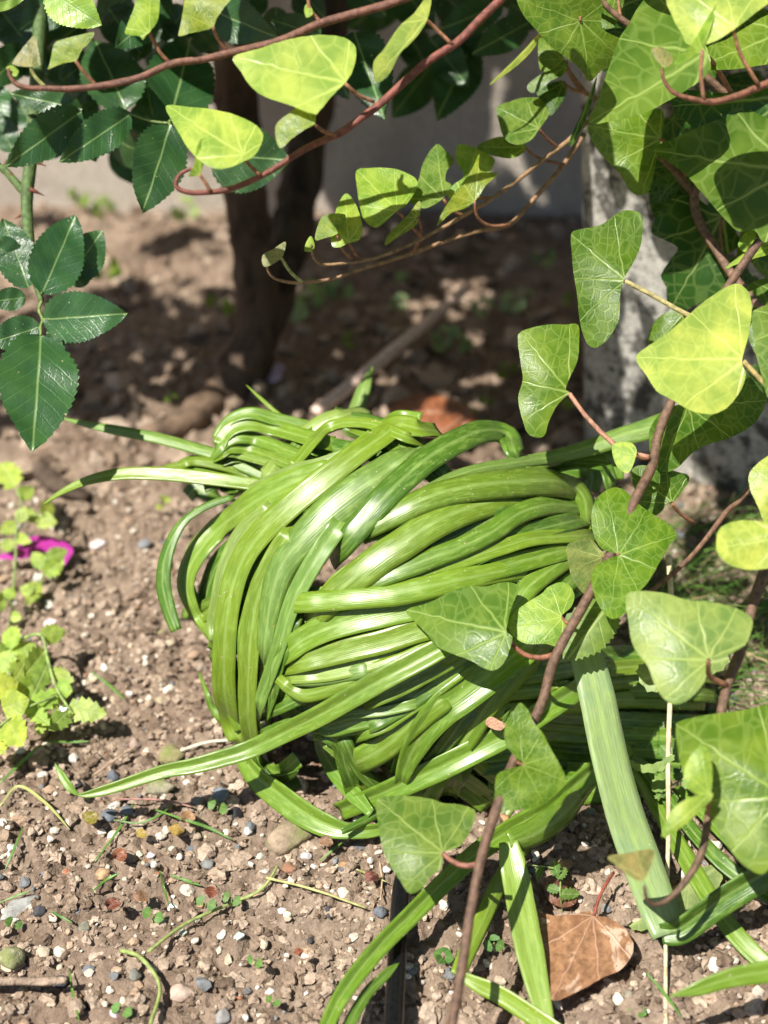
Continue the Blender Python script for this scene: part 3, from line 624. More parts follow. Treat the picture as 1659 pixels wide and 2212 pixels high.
# main hanging stem
DD = [.93, .925, .91, .885, .865, .84, .81, .79, .77]
D = vine('thick brown ivy stem hanging down in front of the tied strap leaves', '1640,520 1560,640 1480,800 1425,930 1409,1005 1374,1075 1319,1196 1274,1281 1199,1421 1169,1521 1109,1646 1069,1756 1039,1856 1014,1981 999,2081 972,2240',
         DD, [.0030, .0032, .0034, .0033, .0032, .0031, .0030], (.125, .072, .045))
iv(D, .925, MB_, '1249,702 1219,701 1174,702 1124,717 1119,740 1124,780 1129,820 1119,860 1127,900 1139,935 1159,945 1177,940 1184,915 1204,875 1229,850 1222,840 1229,820 1247,780 1251,740', (1228, 846), (1122, 717), '1230,850 1265,898 1310,945 1350,975 1402,988', .905, pr=(.0016, .002), fold=.2, up=.15, pc=(.34, .17, .11))
iv(D, .895, YO, '1322,965 1330,957 1360,955 1375,970 1372,992 1362,1017 1352,1022 1335,1010 1325,990', (1372, 984), (1322, 968), '1372,984 1385,990 1402,990', .905, dens=6)
iv(D, .930, MA, '1234,505 1254,495 1299,485 1334,460 1359,454 1382,460 1389,480 1384,530 1369,565 1349,600 1343,620 1339,650 1337,690 1319,725 1299,745 1282,751 1264,735 1252,690 1247,640 1239,590 1235,545', (1348, 605), (1234, 507), '1349,607 1400,633 1475,675 1530,700', .94, pr=(.0017, .0019), pc=(.42, .36, .16), fold=.2, up=.2)
iv(D, .935, MA, '1402,960 1404,925 1424,895 1444,880 1484,870 1560,850 1612,812 1640,840 1656,865 1629,915 1579,945 1529,960 1494,980 1464,1010 1434,1020 1412,1000', (1487, 878), (1656, 865), '1487,878 1470,900 1430,950', .94, up=.2)
iv(D, .845, YO, '1373,772 1404,745 1454,710 1504,665 1544,635 1579,615 1602,616 1619,635 1624,670 1619,715 1609,755 1603,780 1609,820 1589,860 1564,885 1534,895 1494,887 1454,865 1419,845 1396,810', (1605, 778), (1373, 772), '1606,780 1630,806 1680,860', .85, up=.35, fold=.08, pr=(.0016, .0018), pc=(.40, .30, .12))
iv(D, .875, MB_, '1335,1198 1300,1185 1281,1150 1278,1110 1290,1075 1323,1053 1350,1060 1375,1085 1410,1110 1440,1130 1462,1155 1445,1180 1425,1215 1405,1250 1385,1275 1370,1290 1350,1325 1325,1337 1305,1325 1285,1290 1278,1250 1286,1225 1312,1208', (1337, 1198), (1462, 1155), '1337,1198 1330,1195 1318,1198', .885, fold=-.16, up=.5)
iv(D, .862, PA, '879,1318 929,1301 974,1278 1009,1266 1049,1267 1084,1258 1114,1261 1121,1271 1112,1296 1102,1321 1098,1341 1094,1363 1107,1376 1102,1401 1089,1431 1069,1448 1044,1443 1019,1428 979,1413 944,1396 919,1366 899,1346', (1090, 1367), (879, 1318), '1092,1368 1105,1390 1132,1413 1165,1421 1197,1414', .868, up=.6, pr=(.0015, .002), pc=(.24, .10, .06))
iv(D, .882, YL, '1099,1356 1109,1326 1139,1301 1169,1283 1184,1268 1209,1258 1229,1263 1241,1286 1234,1311 1212,1333 1229,1351 1224,1376 1209,1398 1179,1391 1139,1391 1114,1378', (1213, 1334), (1099, 1356), '1213,1334 1225,1345 1240,1350', .874, up=.4)
iv(D, .905, (.23, .28, .09), '1224,1181 1244,1168 1274,1161 1294,1185 1309,1206 1279,1256 1264,1283 1239,1256 1229,1226', (1300, 1203), (1226, 1182), '1300,1203 1310,1205 1316,1205', .885, up=-.2)
iv(D, .815, MB_, '1124,1518 1109,1536 1094,1556 1089,1586 1094,1611 1114,1636 1132,1651 1099,1661 1074,1673 1069,1706 1072,1756 1099,1751 1149,1746 1189,1726 1222,1688 1209,1651 1189,1616 1174,1586 1154,1561 1142,1536', (1130, 1651), (1223, 1688), '1130,1651 1120,1648 1110,1648', .836, fold=.18, up=.12)
iv(D, .812, PA, '815,1728 854,1719 889,1720 929,1725 959,1735 989,1737 1017,1745 1028,1755 1024,1777 1009,1807 989,1830 954,1842 956,1855 952,1877 929,1895 914,1917 892,1930 879,1925 864,1902 844,1872 829,1842 818,1790', (954, 1842), (816, 1728), '955,1843 980,1862 1005,1870 1030,1868', .808, up=.55, pr=(.0015, .0019), pc=(.23, .10, .065))
iv(D, .930, MA, '1364,1030 1369,1010 1394,1005 1444,1015 1484,1025 1488,1040 1474,1060 1459,1080 1440,1088 1424,1110 1389,1115 1372,1060', (1450, 1086), (1372, 1020), '1450,1086 1470,1110 1500,1130', .95, up=.2)
# right-hand hanging stem with pale leaves close by
Gv = vine('ivy stem hanging at the right of the straw stalk, with big pale heart leaves', '1720,1060 1680,1160 1649,1241 1629,1296 1599,1406 1574,1471 1559,1531 1545,1650 1529,1771 1514,1846 1479,1906 1439,1946 1410,1953 1396,1938 1392,1915',
          [.86, .84, .82, .80, .79, .775], [.0034, .0034, .0032, .0028, .0022, .0014, .0009], (.125, .074, .046))
iv(Gv, .795, (.23, .33, .08), '1352,1290 1375,1277 1430,1280 1480,1295 1530,1300 1580,1310 1612,1325 1626,1345 1615,1385 1600,1400 1570,1415 1530,1422 1525,1440 1522,1470 1500,1500 1470,1520 1440,1515 1415,1480 1400,1440 1370,1400 1358,1350', (1528, 1424), (1353, 1282), '1528,1424 1533,1460 1568,1480', .82, up=.3, pr=(.0018, .002))
iv(Gv, .800, YO, '1547,1175 1556,1140 1600,1124 1659,1130 1685,1150 1690,1215 1630,1231 1580,1222 1553,1200', (1690, 1160), (1549, 1185), '1690,1160 1690,1175 1682,1190', .83, up=.3)
iv(Gv, .785, MB_, '1460,1575 1468,1558 1520,1545 1600,1535 1680,1525 1730,1600 1720,1760 1659,1880 1620,1878 1580,1840 1530,1760 1490,1700 1468,1640', (1690, 1720), (1461, 1565), '1690,1720 1650,1700 1600,1640 1552,1590', .805, up=.3, pr=(.0018, .002))
iv(Gv, .770, YL, '1477,1681 1484,1646 1514,1611 1532,1626 1539,1671 1534,1711 1509,1716 1489,1706', (1530, 1712), (1512, 1611), '1530,1712 1530,1730 1530,1760', .785, up=.1)
iv(Gv, .768, YL, '1429,1806 1444,1761 1474,1731 1529,1711 1540,1721 1514,1751 1479,1781 1449,1803', (1535, 1715), (1429, 1806), None, up=.2)
iv(Gv, .772, RD, '1312,1851 1354,1843 1412,1836 1404,1876 1390,1902 1372,1900 1339,1876', (1394, 1900), (1312, 1851), None, up=.8)
H = vine('bare thin brown ivy stem slanting over the grass tuft', '1720,960 1659,1012 1600,1078 1569,1106 1524,1166 1479,1216 1414,1271 1370,1300', [.90, .92, .94, .96], [.0020, .0019, .0018, .0015], (.17, .095, .06))
iv(H, .855, YO, '1620,1055 1620,1020 1659,985 1710,975 1720,1080 1659,1132 1638,1095', (1710, 1000), (1630, 1100), '1710,1000 1690,1000 1664,1010', .92, up=.3)
# ivy covering the head of the post
E = thing('ivy_vine', P(1400, 330, 1.02), 'mass of large dark ivy leaves hanging over the top of the concrete post', 'ivy')
tube('stem', [P(1760, 100, .99), P(1620, 250, .985), P(1500, 420, 1.0), P(1560, 560, .995), P(1620, 640, .975), P(1690, 720, .96)], [.004, .0035, .003], MSTEM, E, (.17, .10, .065), 9, 6, .1)
tube('stem', [P(1500, 420, 1.0), P(1420, 330, 1.0), P(1330, 260, 1.01), P(1280, 265, 1.02)], [.003, .002], MSTEM, E, (.17, .10, .065), 8, 6, .1)
tube('stem', [P(1620, 250, .985), P(1480, 130, .97), P(1340, 40, .96), P(1240, -60, .95)], [.003, .002], MSTEM, E, (.17, .10, .065), 8, 6, .1)
iv(E, .945, MB_, '1119,-10 1129,30 1154,60 1189,100 1224,125 1254,150 1274,176 1300,152 1325,140 1345,90 1300,60 1300,0 1260,-25 1180,-25', (1254, 45), (1274, 178), '1254,45 1250,10 1250,-40', .95, up=-.35, fold=.2)
iv(E, .975, MA, '1254,35 1279,-10 1345,-12 1340,30 1329,55 1309,62 1269,47', (1330, -10), (1262, 42), '1330,-10 1335,0 1340,38', .965)
iv(E, .905, PA, '1272,265 1289,220 1314,150 1334,90 1359,50 1394,-5 1440,-25 1475,20 1500,60 1530,110 1534,145 1519,170 1489,190 1449,215 1389,245 1329,260', (1525, 118), (1272, 265), '1525,118 1550,150 1590,220', .98, up=.5, pr=(.0017, .0019))
iv(E, .940, MB_, '1517,145 1524,105 1569,85 1609,60 1675,30 1710,100 1690,130 1614,146 1554,151', (1690, 70), (1518, 140), '1690,70 1700,90 1720,120', .985)
iv(E, .975, MB_, '1269,272 1304,262 1354,255 1429,235 1428,300 1417,350 1404,410 1379,421 1359,410 1339,375 1304,340 1282,310', (1426, 300), (1269, 271), '1426,300 1450,320 1480,380', .998, up=.1, fold=.2)
iv(E, .945, MA, '1412,325 1454,300 1519,270 1579,250 1659,232 1725,300 1730,420 1659,522 1629,497 1594,500 1554,460 1519,420 1474,370', (1700, 370), (1412, 325), '1700,370 1690,340 1650,240', .985, up=.2, pr=(.0018, .002))
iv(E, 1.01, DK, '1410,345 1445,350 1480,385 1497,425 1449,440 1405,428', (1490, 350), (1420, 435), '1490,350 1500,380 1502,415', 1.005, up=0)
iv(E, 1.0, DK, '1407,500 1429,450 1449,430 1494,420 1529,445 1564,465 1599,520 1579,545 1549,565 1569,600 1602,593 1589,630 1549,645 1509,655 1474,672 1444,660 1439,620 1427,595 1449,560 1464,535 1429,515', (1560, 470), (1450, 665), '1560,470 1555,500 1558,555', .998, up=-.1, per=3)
iv(E, .975, DK, '1289,165 1284,200 1274,235 1254,285 1234,317 1231,300 1249,260 1269,215', (1288, 168), (1233, 316), None, up=.1, side=.4)
iv(E, .985, MA, '1139,185 1169,160 1209,140 1227,130 1219,160 1189,175 1174,190 1149,201', (1222, 145), (1139, 195), '1222,145 1250,190 1290,215', 1.0, up=.2)
iv(E, .965, YO, '1057,183 1094,145 1129,110 1162,74 1168,80 1149,110 1119,140 1084,166', (1165, 77), (1057, 183), '1165,77 1200,60 1240,10', .96, up=.1, side=.5)
iv(E, .985, PA, '1164,85 1189,90 1219,125 1204,145 1174,155 1164,140', (1216, 128), (1166, 90), '1216,128 1235,160 1262,195', 1.0)
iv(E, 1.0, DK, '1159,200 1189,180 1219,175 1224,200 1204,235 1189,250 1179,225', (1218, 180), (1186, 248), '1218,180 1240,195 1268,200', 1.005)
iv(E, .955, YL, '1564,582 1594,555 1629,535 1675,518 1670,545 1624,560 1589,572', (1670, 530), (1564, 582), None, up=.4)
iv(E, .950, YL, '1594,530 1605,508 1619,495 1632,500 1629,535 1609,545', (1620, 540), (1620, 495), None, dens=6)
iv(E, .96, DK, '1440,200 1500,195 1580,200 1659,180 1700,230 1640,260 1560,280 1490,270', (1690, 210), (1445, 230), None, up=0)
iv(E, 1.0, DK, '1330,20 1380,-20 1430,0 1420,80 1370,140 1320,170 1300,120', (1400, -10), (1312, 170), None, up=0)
iv(E, .985, MA, '1600,420 1660,400 1720,440 1720,560 1670,600 1625,570 1600,500', (1710, 450), (1620, 580), None, up=.1)
iv(E, .970, MA, '1600,640 1659,600 1720,640 1720,760 1660,790 1620,740', (1710, 650), (1620, 780), None, up=.2)
iv(E, .86, PA, '1624,690 1632,668 1680,660 1730,700 1715,850 1665,868 1642,800 1629,740', (1715, 690), (1650, 860), None, up=.5)
iv(E, .985, MA, '1410,700 1450,670 1480,690 1470,740 1430,760 1400,745', (1475, 680), (1405, 750), None, up=.1)
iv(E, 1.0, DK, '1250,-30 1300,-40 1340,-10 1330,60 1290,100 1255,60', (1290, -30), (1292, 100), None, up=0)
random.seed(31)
for k in range(20):  # added backing leaves, mostly dark: colour stands in for shadow between the front leaves
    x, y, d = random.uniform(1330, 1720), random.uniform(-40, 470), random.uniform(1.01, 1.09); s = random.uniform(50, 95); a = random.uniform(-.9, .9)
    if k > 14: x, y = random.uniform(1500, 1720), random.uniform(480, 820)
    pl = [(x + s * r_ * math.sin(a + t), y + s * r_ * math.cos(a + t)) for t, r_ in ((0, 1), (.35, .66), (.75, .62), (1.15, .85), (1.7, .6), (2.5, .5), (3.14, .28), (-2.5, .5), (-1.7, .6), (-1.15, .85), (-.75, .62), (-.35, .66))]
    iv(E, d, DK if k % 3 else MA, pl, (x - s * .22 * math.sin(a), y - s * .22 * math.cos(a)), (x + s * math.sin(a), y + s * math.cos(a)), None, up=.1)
for k in range(26):      # leaves of the same mass above the picture, they shade the post and the grass
    x, y, d = random.uniform(1180, 1850), random.uniform(-560, -60), random.uniform(.88, 1.12); s = random.uniform(60, 120); a = random.uniform(0, 6.28)
    pl = [(x + s * r_ * math.sin(a + t), y + s * r_ * math.cos(a + t)) for t, r_ in ((0, 1), (.6, .72), (1.2, .62), (1.9, .55), (2.6, .45), (3.14, .25), (-2.6, .45), (-1.9, .55), (-1.2, .62), (-.6, .72))]
    iv(E, d, MA if k % 3 else MB_, pl, (x - s * .2 * math.sin(a), y - s * .2 * math.cos(a)), (x + s * math.sin(a), y + s * math.cos(a)), None, up=1.0)
Fv = vine('curling red ivy tip with bright yellow leaves over the post top', '1740,140 1680,170 1640,187 1590,208 1540,220 1500,215 1455,200 1434,172 1430,148', [.84, .83, .82, .815], [.0026, .0024, .002, .0014, .0009], (.20, .085, .05))
iv(Fv, .815, YO, '1440,-15 1454,40 1474,75 1484,95 1519,97 1549,87 1584,65 1629,30 1675,-15 1600,-55 1500,-55', (1584, 62), (1450, -50), '1584,62 1600,118 1640,186', .828, up=.3)
iv(Fv, .812, YL, '1549,8 1539,50 1519,100 1490,128 1454,140 1470,118 1494,95 1524,45', (1517, 108), (1549, 8), '1517,108 1514,160 1520,216', .822, up=.1, side=.4)
iv(Fv, .812, RD, '1408,105 1430,102 1450,120 1452,135 1435,146 1415,126', (1433, 148), (1410, 104), None, dens=5)

# ------------------------------------------------------------------ rose bush
rose = thing('rose_bush', G(500, 880), 'rose bush with dark glossy saw-edged leaves and a rough brown trunk', 'shrub')
BK = (.085, .060, .042)
tr = tube('trunk', [P(490, 905, 1.47), P(520, 820, 1.46), P(556, 700, 1.44), P(548, 560, 1.41), P(530, 420, 1.38), P(512, 250, 1.35), P(500, 60, 1.32), P(470, -200, 1.30)], [.036, .029, .025, .023, .022, .022, .022, .018], MBARK, rose, BK, 14, 8, .25)
tube('trunk', [P(560, 740, 1.45), P(592, 650, 1.47), P(615, 560, 1.48), P(640, 440, 1.48), P(662, 320, 1.47), P(690, 180, 1.46), P(730, -40, 1.44), P(760, -300, 1.42)], [.016, .022, .023, .022, .021, .02, .018], MBARK, rose, (.060, .045, .033), 12, 8, .25)
tube('root', [P(525, 800, 1.455), P(480, 860, 1.46), P(400, 910, Gd(400, 910, .01)), P(290, 955, Gd(290, 955, .004)), P(200, 975, Gd(200, 975, -.01))], [.026, .022, .016, .010, .006], MBARK, rose, (.16, .11, .075), 10, 6, .3)
tube('dead_branch', [G(270, 1010, .0), P(290, 900, 1.40), P(285, 840, 1.42)], [.009, .008, .006], MBARK, rose, (.10, .075, .055), 8, 5, .2)
tube('dead_branch', [G(75, 1000, .0), G(120, 1045, .01), G(190, 1075, .005)], [.011, .010, .006], MBARK, rose, (.09, .065, .048), 8, 5, .2)
GC = (.075, .125, .035)
cane = tube('cane', [P(95, -160, 1.06), P(90, 0, 1.05), P(78, 180, 1.03), P(68, 330, 1.02), P(58, 420, 1.01), P(62, 510, 1.0), P(75, 600, .985), P(90, 650, .975)], [.0055, .0055, .0055, .005, .0048, .0044, .003, .0018], MSTEM, rose, GC, 10, 6, .1)
tube('cane', [P(57, 420, 1.012), P(30, 390, 1.02), P(6, 365, 1.03), P(-60, 330, 1.04)], [.0032, .003, .003], MSTEM, rose, GC, 8, 5, .1)
tube('cane', [P(470, -200, 1.30), P(380, -130, 1.2), P(240, -120, 1.1), P(95, -160, 1.06)], [.010, .008, .006], MSTEM, rose, GC, 9, 5, .1)
def thorn(px, py, d, dx, dy, s=.006):
    a = P(px, py, d); dirv = (RT * dx - UP * dy).normalized(); n = Vector((0, -.3, 1))
    tube('thorn', [a - dirv * .003, a + dirv * s * .4 + n * -.0006, a + dirv * s + n * -.002], [.0022, .0011, .0002], MSTEM, rose, (.16, .05, .03), 6, 3)
for t in ((77, 350, 1.015, 1, .2), (73, 412, 1.008, 1, .3), (52, 462, 1.005, -1, .3), (26, 385, 1.02, -.3, -1), (10, 362, 1.03, .1, -1), (706, 222, 1.45, 1, .1), (455, 220, 1.34, -1, .2)): thorn(*t, s=.008 if t[2] < 1.2 else .016)
def rleaf(base, tip, wd, d, col=(.030, .088, .026), d1=None, fold=-.14, roll=0.0, curl=.10, parent=None, teeth=17, name='leaflet', serr=.016, rows=None, mat=None, clear=.004):
    """ovate saw-edged leaflet: base and tip points, visible width, own depth at each end"""
    d1 = d if d1 is None else d1; a, b_ = P(*base, d), P(*tip, d1); ax = b_ - a; Ln = ax.length; ax.normalize()
    W = wd * (d + d1) / 2 / F / 2; vw = (C0 - (a + b_) / 2).normalized(); N = (vw - ax * vw.dot(ax)).normalized(); B = ax.cross(N)
    r_ = R(roll); N, B = N * math.cos(r_) + B * math.sin(r_), B * math.cos(r_) - N * math.sin(r_)
    rows = rows or teeth * 2; nc = 4; vs_, uv, fs = [], [], []; ph = random.random() * 6
    for i in range(rows + 1):
        t = i / rows; prof = (math.sin(math.pi * min(1, t) ** .84) ** .62) if 0 < t < 1 else 0.0
        prof = max(prof * (1 - .22 * t * t - .25 * t ** 9), .012)
        to = serr * (1 if i % 2 else -.3) * (1 if .06 < t < .97 else 0)
        for k in range(-nc, nc + 1):
            u = k / nc; x = u * (prof * W + abs(u) ** 6 * to * Ln); y = t * Ln + abs(u) ** 6 * to * Ln * -.6
            z = Ln * (-fold * abs(x / Ln) * 1.0 - curl * (t * t - .3 * t) + .018 * math.sin(9 * t + ph + 2 * (u > 0)) * abs(u) + .012 * math.sin(17 * t + 2 * u + ph))
            q = a + ax * y + B * x + N * z
            if q.z < clear: q.z = clear
            vs_.append(q); uv.append((x / Ln, y / Ln))
    m = 2 * nc + 1
    for i in range(rows):
        for k in range(m - 1): fs.append((i * m + k, i * m + k + 1, (i + 1) * m + k + 1, (i + 1) * m + k))
    return mesh_obj(name, vs_, fs, mat or MR, parent or rose, uv, col)
RC = (.030, .088, .026)
for spec in (((272, 240), (203, 76), 138, 1.04, 1.06), ((366, 264), (418, 68), 152, 1.0, 1.05), ((367, 270), (312, 454), 122, .985, .965), ((282, 246), (132, 348), 84, .99, .965),
             ((176, 240), (15, 358), 92, 1.0, .97), ((178, 236), (18, 200), 56, 1.0, 1.0), ((452, 330), (622, 347), 160, 1.02, 1.0), ((430, 10), (592, 80), 100, 1.02, 1.0),
             ((335, 30), (252, 100), 76, 1.03, 1.01), ((765, 70), (826, 244), 118, 1.04, 1.0), ((695, 78), (582, 42), 66, 1.04, 1.04), ((1085, 8), (950, 66), 74, 1.12, 1.1),
             ((1140, 50), (1028, 112), 72, 1.10, 1.06), ((1020, 95), (948, 250), 105, 1.16, 1.12), ((150, -8), (42, 62), 86, 1.05, 1.04), ((925, 150), (850, 250), 90, 1.2, 1.18),
             ((130, 295), (88, 345), 60, 1.06, 1.05), ((180, 285), (203, 345), 62, 1.07, 1.05), ((-30, 180), (30, 300), 80, 1.08, 1.06), ((310, 150), (330, 250), 90, 1.10, 1.09),
             ((235, 20), (300, 110), 90, 1.10, 1.08), ((360, -20), (300, 55), 80, 1.07, 1.05), ((560, -30), (500, 50), 90, 1.10, 1.09), ((640, -30), (700, 40), 80, 1.12, 1.1), ((760, -40), (830, 30), 90, 1.10, 1.08), ((870, -30), (930, 60), 100, 1.14, 1.12),
             ((950, -20), (1020, 50), 90, 1.16, 1.14), ((20, 100), (100, 160), 90, 1.10, 1.09), ((0, 20), (70, 110), 90, 1.11, 1.10), ((100, 100), (180, 190), 90, 1.11, 1.09), ((30, 330), (-20, 230), 60, 1.06, 1.06), ((590, 120), (660, 60), 70, 1.13, 1.11)):
    rleaf(*spec[:4], var(RC, .2), spec[4], roll=random.uniform(-14, 14))
random.seed(44)
for k in range(46):
    x, y = (random.uniform(-30, 1110), random.uniform(-50, 110)) if k < 32 else (random.uniform(-20, 340), random.uniform(90, 300))
    a = random.uniform(.3, 2.8); ln = random.uniform(90, 150); d = random.uniform(1.09, 1.27)
    rleaf((x, y), (x + ln * math.cos(a), y + ln * .8 * math.sin(a)), ln * random.uniform(.55, .8), d, var(RC, .2), d - random.uniform(-.02, .05), roll=random.uniform(-35, 35))
rleaf((100, -25), (214, 51), 100, .93, (.22, .36, .05), .92); rleaf((-30, 15), (60, -12), 36, .93, (.22, .36, .05))
LC = (.032, .100, .030)
for spec in (((90, 634), (166, 462), 116, .975, .985), ((150, 600), (222, 498), 92, 1.0, 1.0), ((93, 690), (269, 677), 112, .962, .945), ((88, 705), (-25, 742), 76, .962, .95),
             ((88, 722), (72, 966), 172, .955, .915), ((62, 622), (5, 468), 92, .985, .99), ((56, 642), (-25, 652), 52, .98, .97), ((100, 718), (168, 732), 48, .985, .985), ((40, 560), (-30, 520), 70, .99, .98), ((150, 610), (205, 575), 50, 1.01, 1.0)):
    rleaf(*spec[:4], var(LC, .12), spec[4], roll=random.uniform(-8, 8))
for pth, da, db in (('90,650 84,670 92,690 88,705 88,724', .975, .955), ('92,690 110,690', .962, .96), ('60,500 80,560 90,636', 1.0, .975), ('272,240 282,246 330,262 366,266', 1.0, .99), ('366,262 420,255 500,250', .99, 1.3), ('366,265 367,272', .99, .985)):
    p = pts(pth); tube('petiole', [P(x, y, da + (db - da) * i / (len(p) - 1)) for i, (x, y) in enumerate(p)], [.0012, .001], MSTEM, rose, (.15, .22, .06), 6, 4)
# crown above the picture: gives the dappled shade behind the clump
cv, cf, cu = [], [], []
for i in range(3700):
    x = random.uniform(-.92, .50); y = random.uniform(.90, 1.55); z = random.uniform(.56, .98)
    if y < 1.04 and i % 5 < 2: continue
    if z < H0 - y * .262 + .07 or (y < .95 and x > -.05): continue
    if noise.noise(Vector((x * 5.2, y * 5.2, z * 2.0 + 4))) < -.22 + (.6 if x < -.40 and y > 1.16 else .06 if x < -.45 else 0) + (.16 if y < 1.02 and x > -.5 else 0): continue
    a = Vector((x, y, z)); dv = Vector((random.uniform(-1, 1), random.uniform(-1, 1), random.uniform(-.7, .15))).normalized(); ln = random.uniform(.045, .085)
    side_ = dv.cross(Vector((random.uniform(-.4, .4), random.uniform(-.4, .4), 1))).normalized(); up_ = side_.cross(dv); k0 = len(cv)
    for k in range(7):
        t = k / 6; pw = max(.02, math.sin(math.pi * t ** .82) ** .8) * ln * .34
        for u in (-1, 0, 1): cv.append(a + dv * ln * t + side_ * pw * u + up_ * (abs(u) * .12 * ln - .1 * ln * t * t)); cu.append((u * pw / ln, t))
    for k in range(6):
        for u in range(2): cf.append((k0 + k * 3 + u, k0 + k * 3 + u + 1, k0 + k * 3 + u + 4, k0 + k * 3 + u + 3))
crown = mesh_obj('crown', cv, cf, MR, rose, cu, RC); crown['kind'] = 'stuff'
for q in (((.0, 1.25, .62), (-.25, 1.35, .78), (-.6, 1.3, .8)), ((-.14, 1.2, .6), (.05, 1.3, .75), (.35, 1.35, .8)), ((-.1, 1.25, .62), (-.2, 1.1, .75), (-.35, 1.0, .78))):
    tube('cane', [P(470, -200, 1.30)] + [Vector(v) for v in q], [.009, .007, .005, .003], MSTEM, rose, GC, 8, 5, .1)

# ------------------------------------------------------------------ weeds, loose plants
MARKS = ((625, 1800, 'the large rounded tan stone'), (476, 1716, 'the smooth blue-grey pebble'), (370, 1616, 'the round mossy pebble'), (37, 1951, 'the long flat grey stone'), (22, 2068, 'the rounded greenish stone'), (390, 2126, 'the flat pinkish stone'),
         (780, 1816, 'the long dark grey pebble'), (860, 1990, 'the black hose'), (70, 2119, 'the thick twig'), (320, 2106, 'the hooked olive stem'), (1262, 2060, 'the big dead leaf'), (457, 1926, 'the curled rust-red scrap'), (243, 1951, 'the dark rust scrap'), (380, 1791, 'the yellow leaf scrap'),
         (500, 1951, 'the long olive grass stem'), (90, 1740, 'the bent yellow straw'), (255, 1846, 'the rust-red scrap'), (700, 1930, 'the thin yellow straw'), (80, 1190, 'the magenta petal'), (120, 1500, 'the sprawling weed'), (465, 2202, 'the round olive pebble'), (230, 1702, 'the drooping leaf tip'), (365, 1316, 'the dark drooping strap leaf'))
def near(x, y, kind, noun='pebble on the soil'):
    m = min(MARKS, key=lambda k: (k[0] - x) ** 2 + (k[1] - y) ** 2)
    dd = math.hypot(m[0] - x, m[1] - y)
    return f'small {kind} {noun} ' + ('close to ' if dd < 60 else 'not far from ') + m[2]
def weed(name, label, cat, stems, leaves, color, group=None, base=None, z=.0, scol=None):
    """stems: (path, z heights); leaves: (base px, tip px, width, height above soil)"""
    t = thing(name, base, label, cat, group)
    for pth, zs, r in stems:
        p = pts(pth); n = len(p)
        tube('stem', [P(x, y, Gd(x, y, interp(zs, i / (n - 1)))) for i, (x, y) in enumerate(p)], [r, r * .6], MSTEM, t, scol or (.24, .33, .10), 6, 5)
    for lf in leaves:
        (bx, by), (tx, ty), wd, zz = lf[:4]; c = lf[4] if len(lf) > 4 else color
        rleaf((bx, by), (tx + (tx - bx) * .12, ty + (ty - by) * .12), wd * 1.25, Gd(bx, by, zz), var(c, .15), Gd(tx, ty, zz + random.uniform(-.004, .006)), fold=random.uniform(-.25, .1), parent=t, teeth=5, name='leaf', serr=.075, roll=random.uniform(-20, 20), mat=MW)
    return t
WC = (.34, .47, .09)
weed('weed', 'pale green weed rising behind the magenta petal', 'weed', [('28,1290 34,1200 36,1130 45,1085 34,1050', [0, .03, .05, .06, .065], .0014), ('36,1150 60,1120 95,1110', [.04, .05, .05], .001)],
     [((35, 1132), (2, 1148), 24, .05), ((35, 1122), (62, 1102), 24, .052), ((45, 1100), (78, 1124), 22, .05), ((78, 1122), (118, 1128), 30, .045), ((92, 1112), (112, 1084), 28, .05), ((34, 1052), (2, 1000), 40, .065), ((40, 1075), (70, 1055), 26, .06), ((30, 1180), (0, 1175), 22, .035), ((33, 1160), (62, 1170), 20, .04)], WC, 'weeds at the left', G(30, 1290))
weed('weed', 'short pale weed with rounded leaves in front of the magenta petal', 'weed', [('82,1310 92,1250 100,1205', [0, .02, .035], .0013), ('85,1290 70,1275', [.01, .02], .001), ('20,1360 26,1310 10,1290', [0, .02, .03], .0013)],
     [((95, 1240), (134, 1212), 30, .03), ((98, 1225), (72, 1195), 28, .03), ((100, 1206), (142, 1190), 26, .035), ((70, 1278), (84, 1258), 26, .02), ((70, 1280), (46, 1268), 24, .02), ((84, 1270), (60, 1300), 20, .015), ((10, 1292), (-20, 1310), 34, .03), ((12, 1292), (28, 1270), 24, .03), ((24, 1330), (44, 1335), 20, .015)], WC, 'weeds at the left', G(80, 1310))
W3 = weed('weed', 'sprawling yellow-green weed with toothed leaves and a tiny white flower', 'weed', [('-20,1430 40,1385 88,1372 104,1428 122,1486 148,1528 168,1546', [.0, .03, .045, .04, .035, .03, .022], .0016), ('-30,1600 10,1560 60,1528 120,1505', [0, .03, .04, .035], .0013), ('-30,1500 10,1480 30,1440', [.01, .03, .03], .0012)],
     [((88, 1374), (138, 1366), 34, .045), ((96, 1405), (60, 1452), 40, .04), ((104, 1428), (76, 1492), 34, .038), ((110, 1450), (152, 1470), 26, .036), ((122, 1486), (152, 1492), 36, .035), ((122, 1500), (52, 1534), 34, .035), ((148, 1528), (220, 1541), 40, .028), ((150, 1532), (112, 1572), 36, .026), ((60, 1528), (100, 1560), 26, .03), ((40, 1390), (10, 1365), 40, .035), ((45, 1385), (60, 1420), 44, .03), ((20, 1400), (-20, 1440), 44, .03), ((60, 1420), (30, 1470), 40, .028), ((80, 1470), (40, 1500), 36, .03), ((100, 1540), (85, 1580), 26, .02), ((125, 1490), (100, 1530), 30, .03), ((30, 1440), (-10, 1420), 40, .03),
      ((-15, 1490), (34, 1474), 52, .045, (.40, .48, .07)), ((5, 1530), (56, 1512), 54, .042, (.40, .48, .07)), ((15, 1560), (45, 1602), 52, .04, (.38, .46, .07)), ((-30, 1590), (6, 1620), 46, .03, (.40, .48, .07))], (.31, .44, .085), 'weeds at the left', G(20, 1440))
fl = P(135, 1535, Gd(135, 1535, .034))
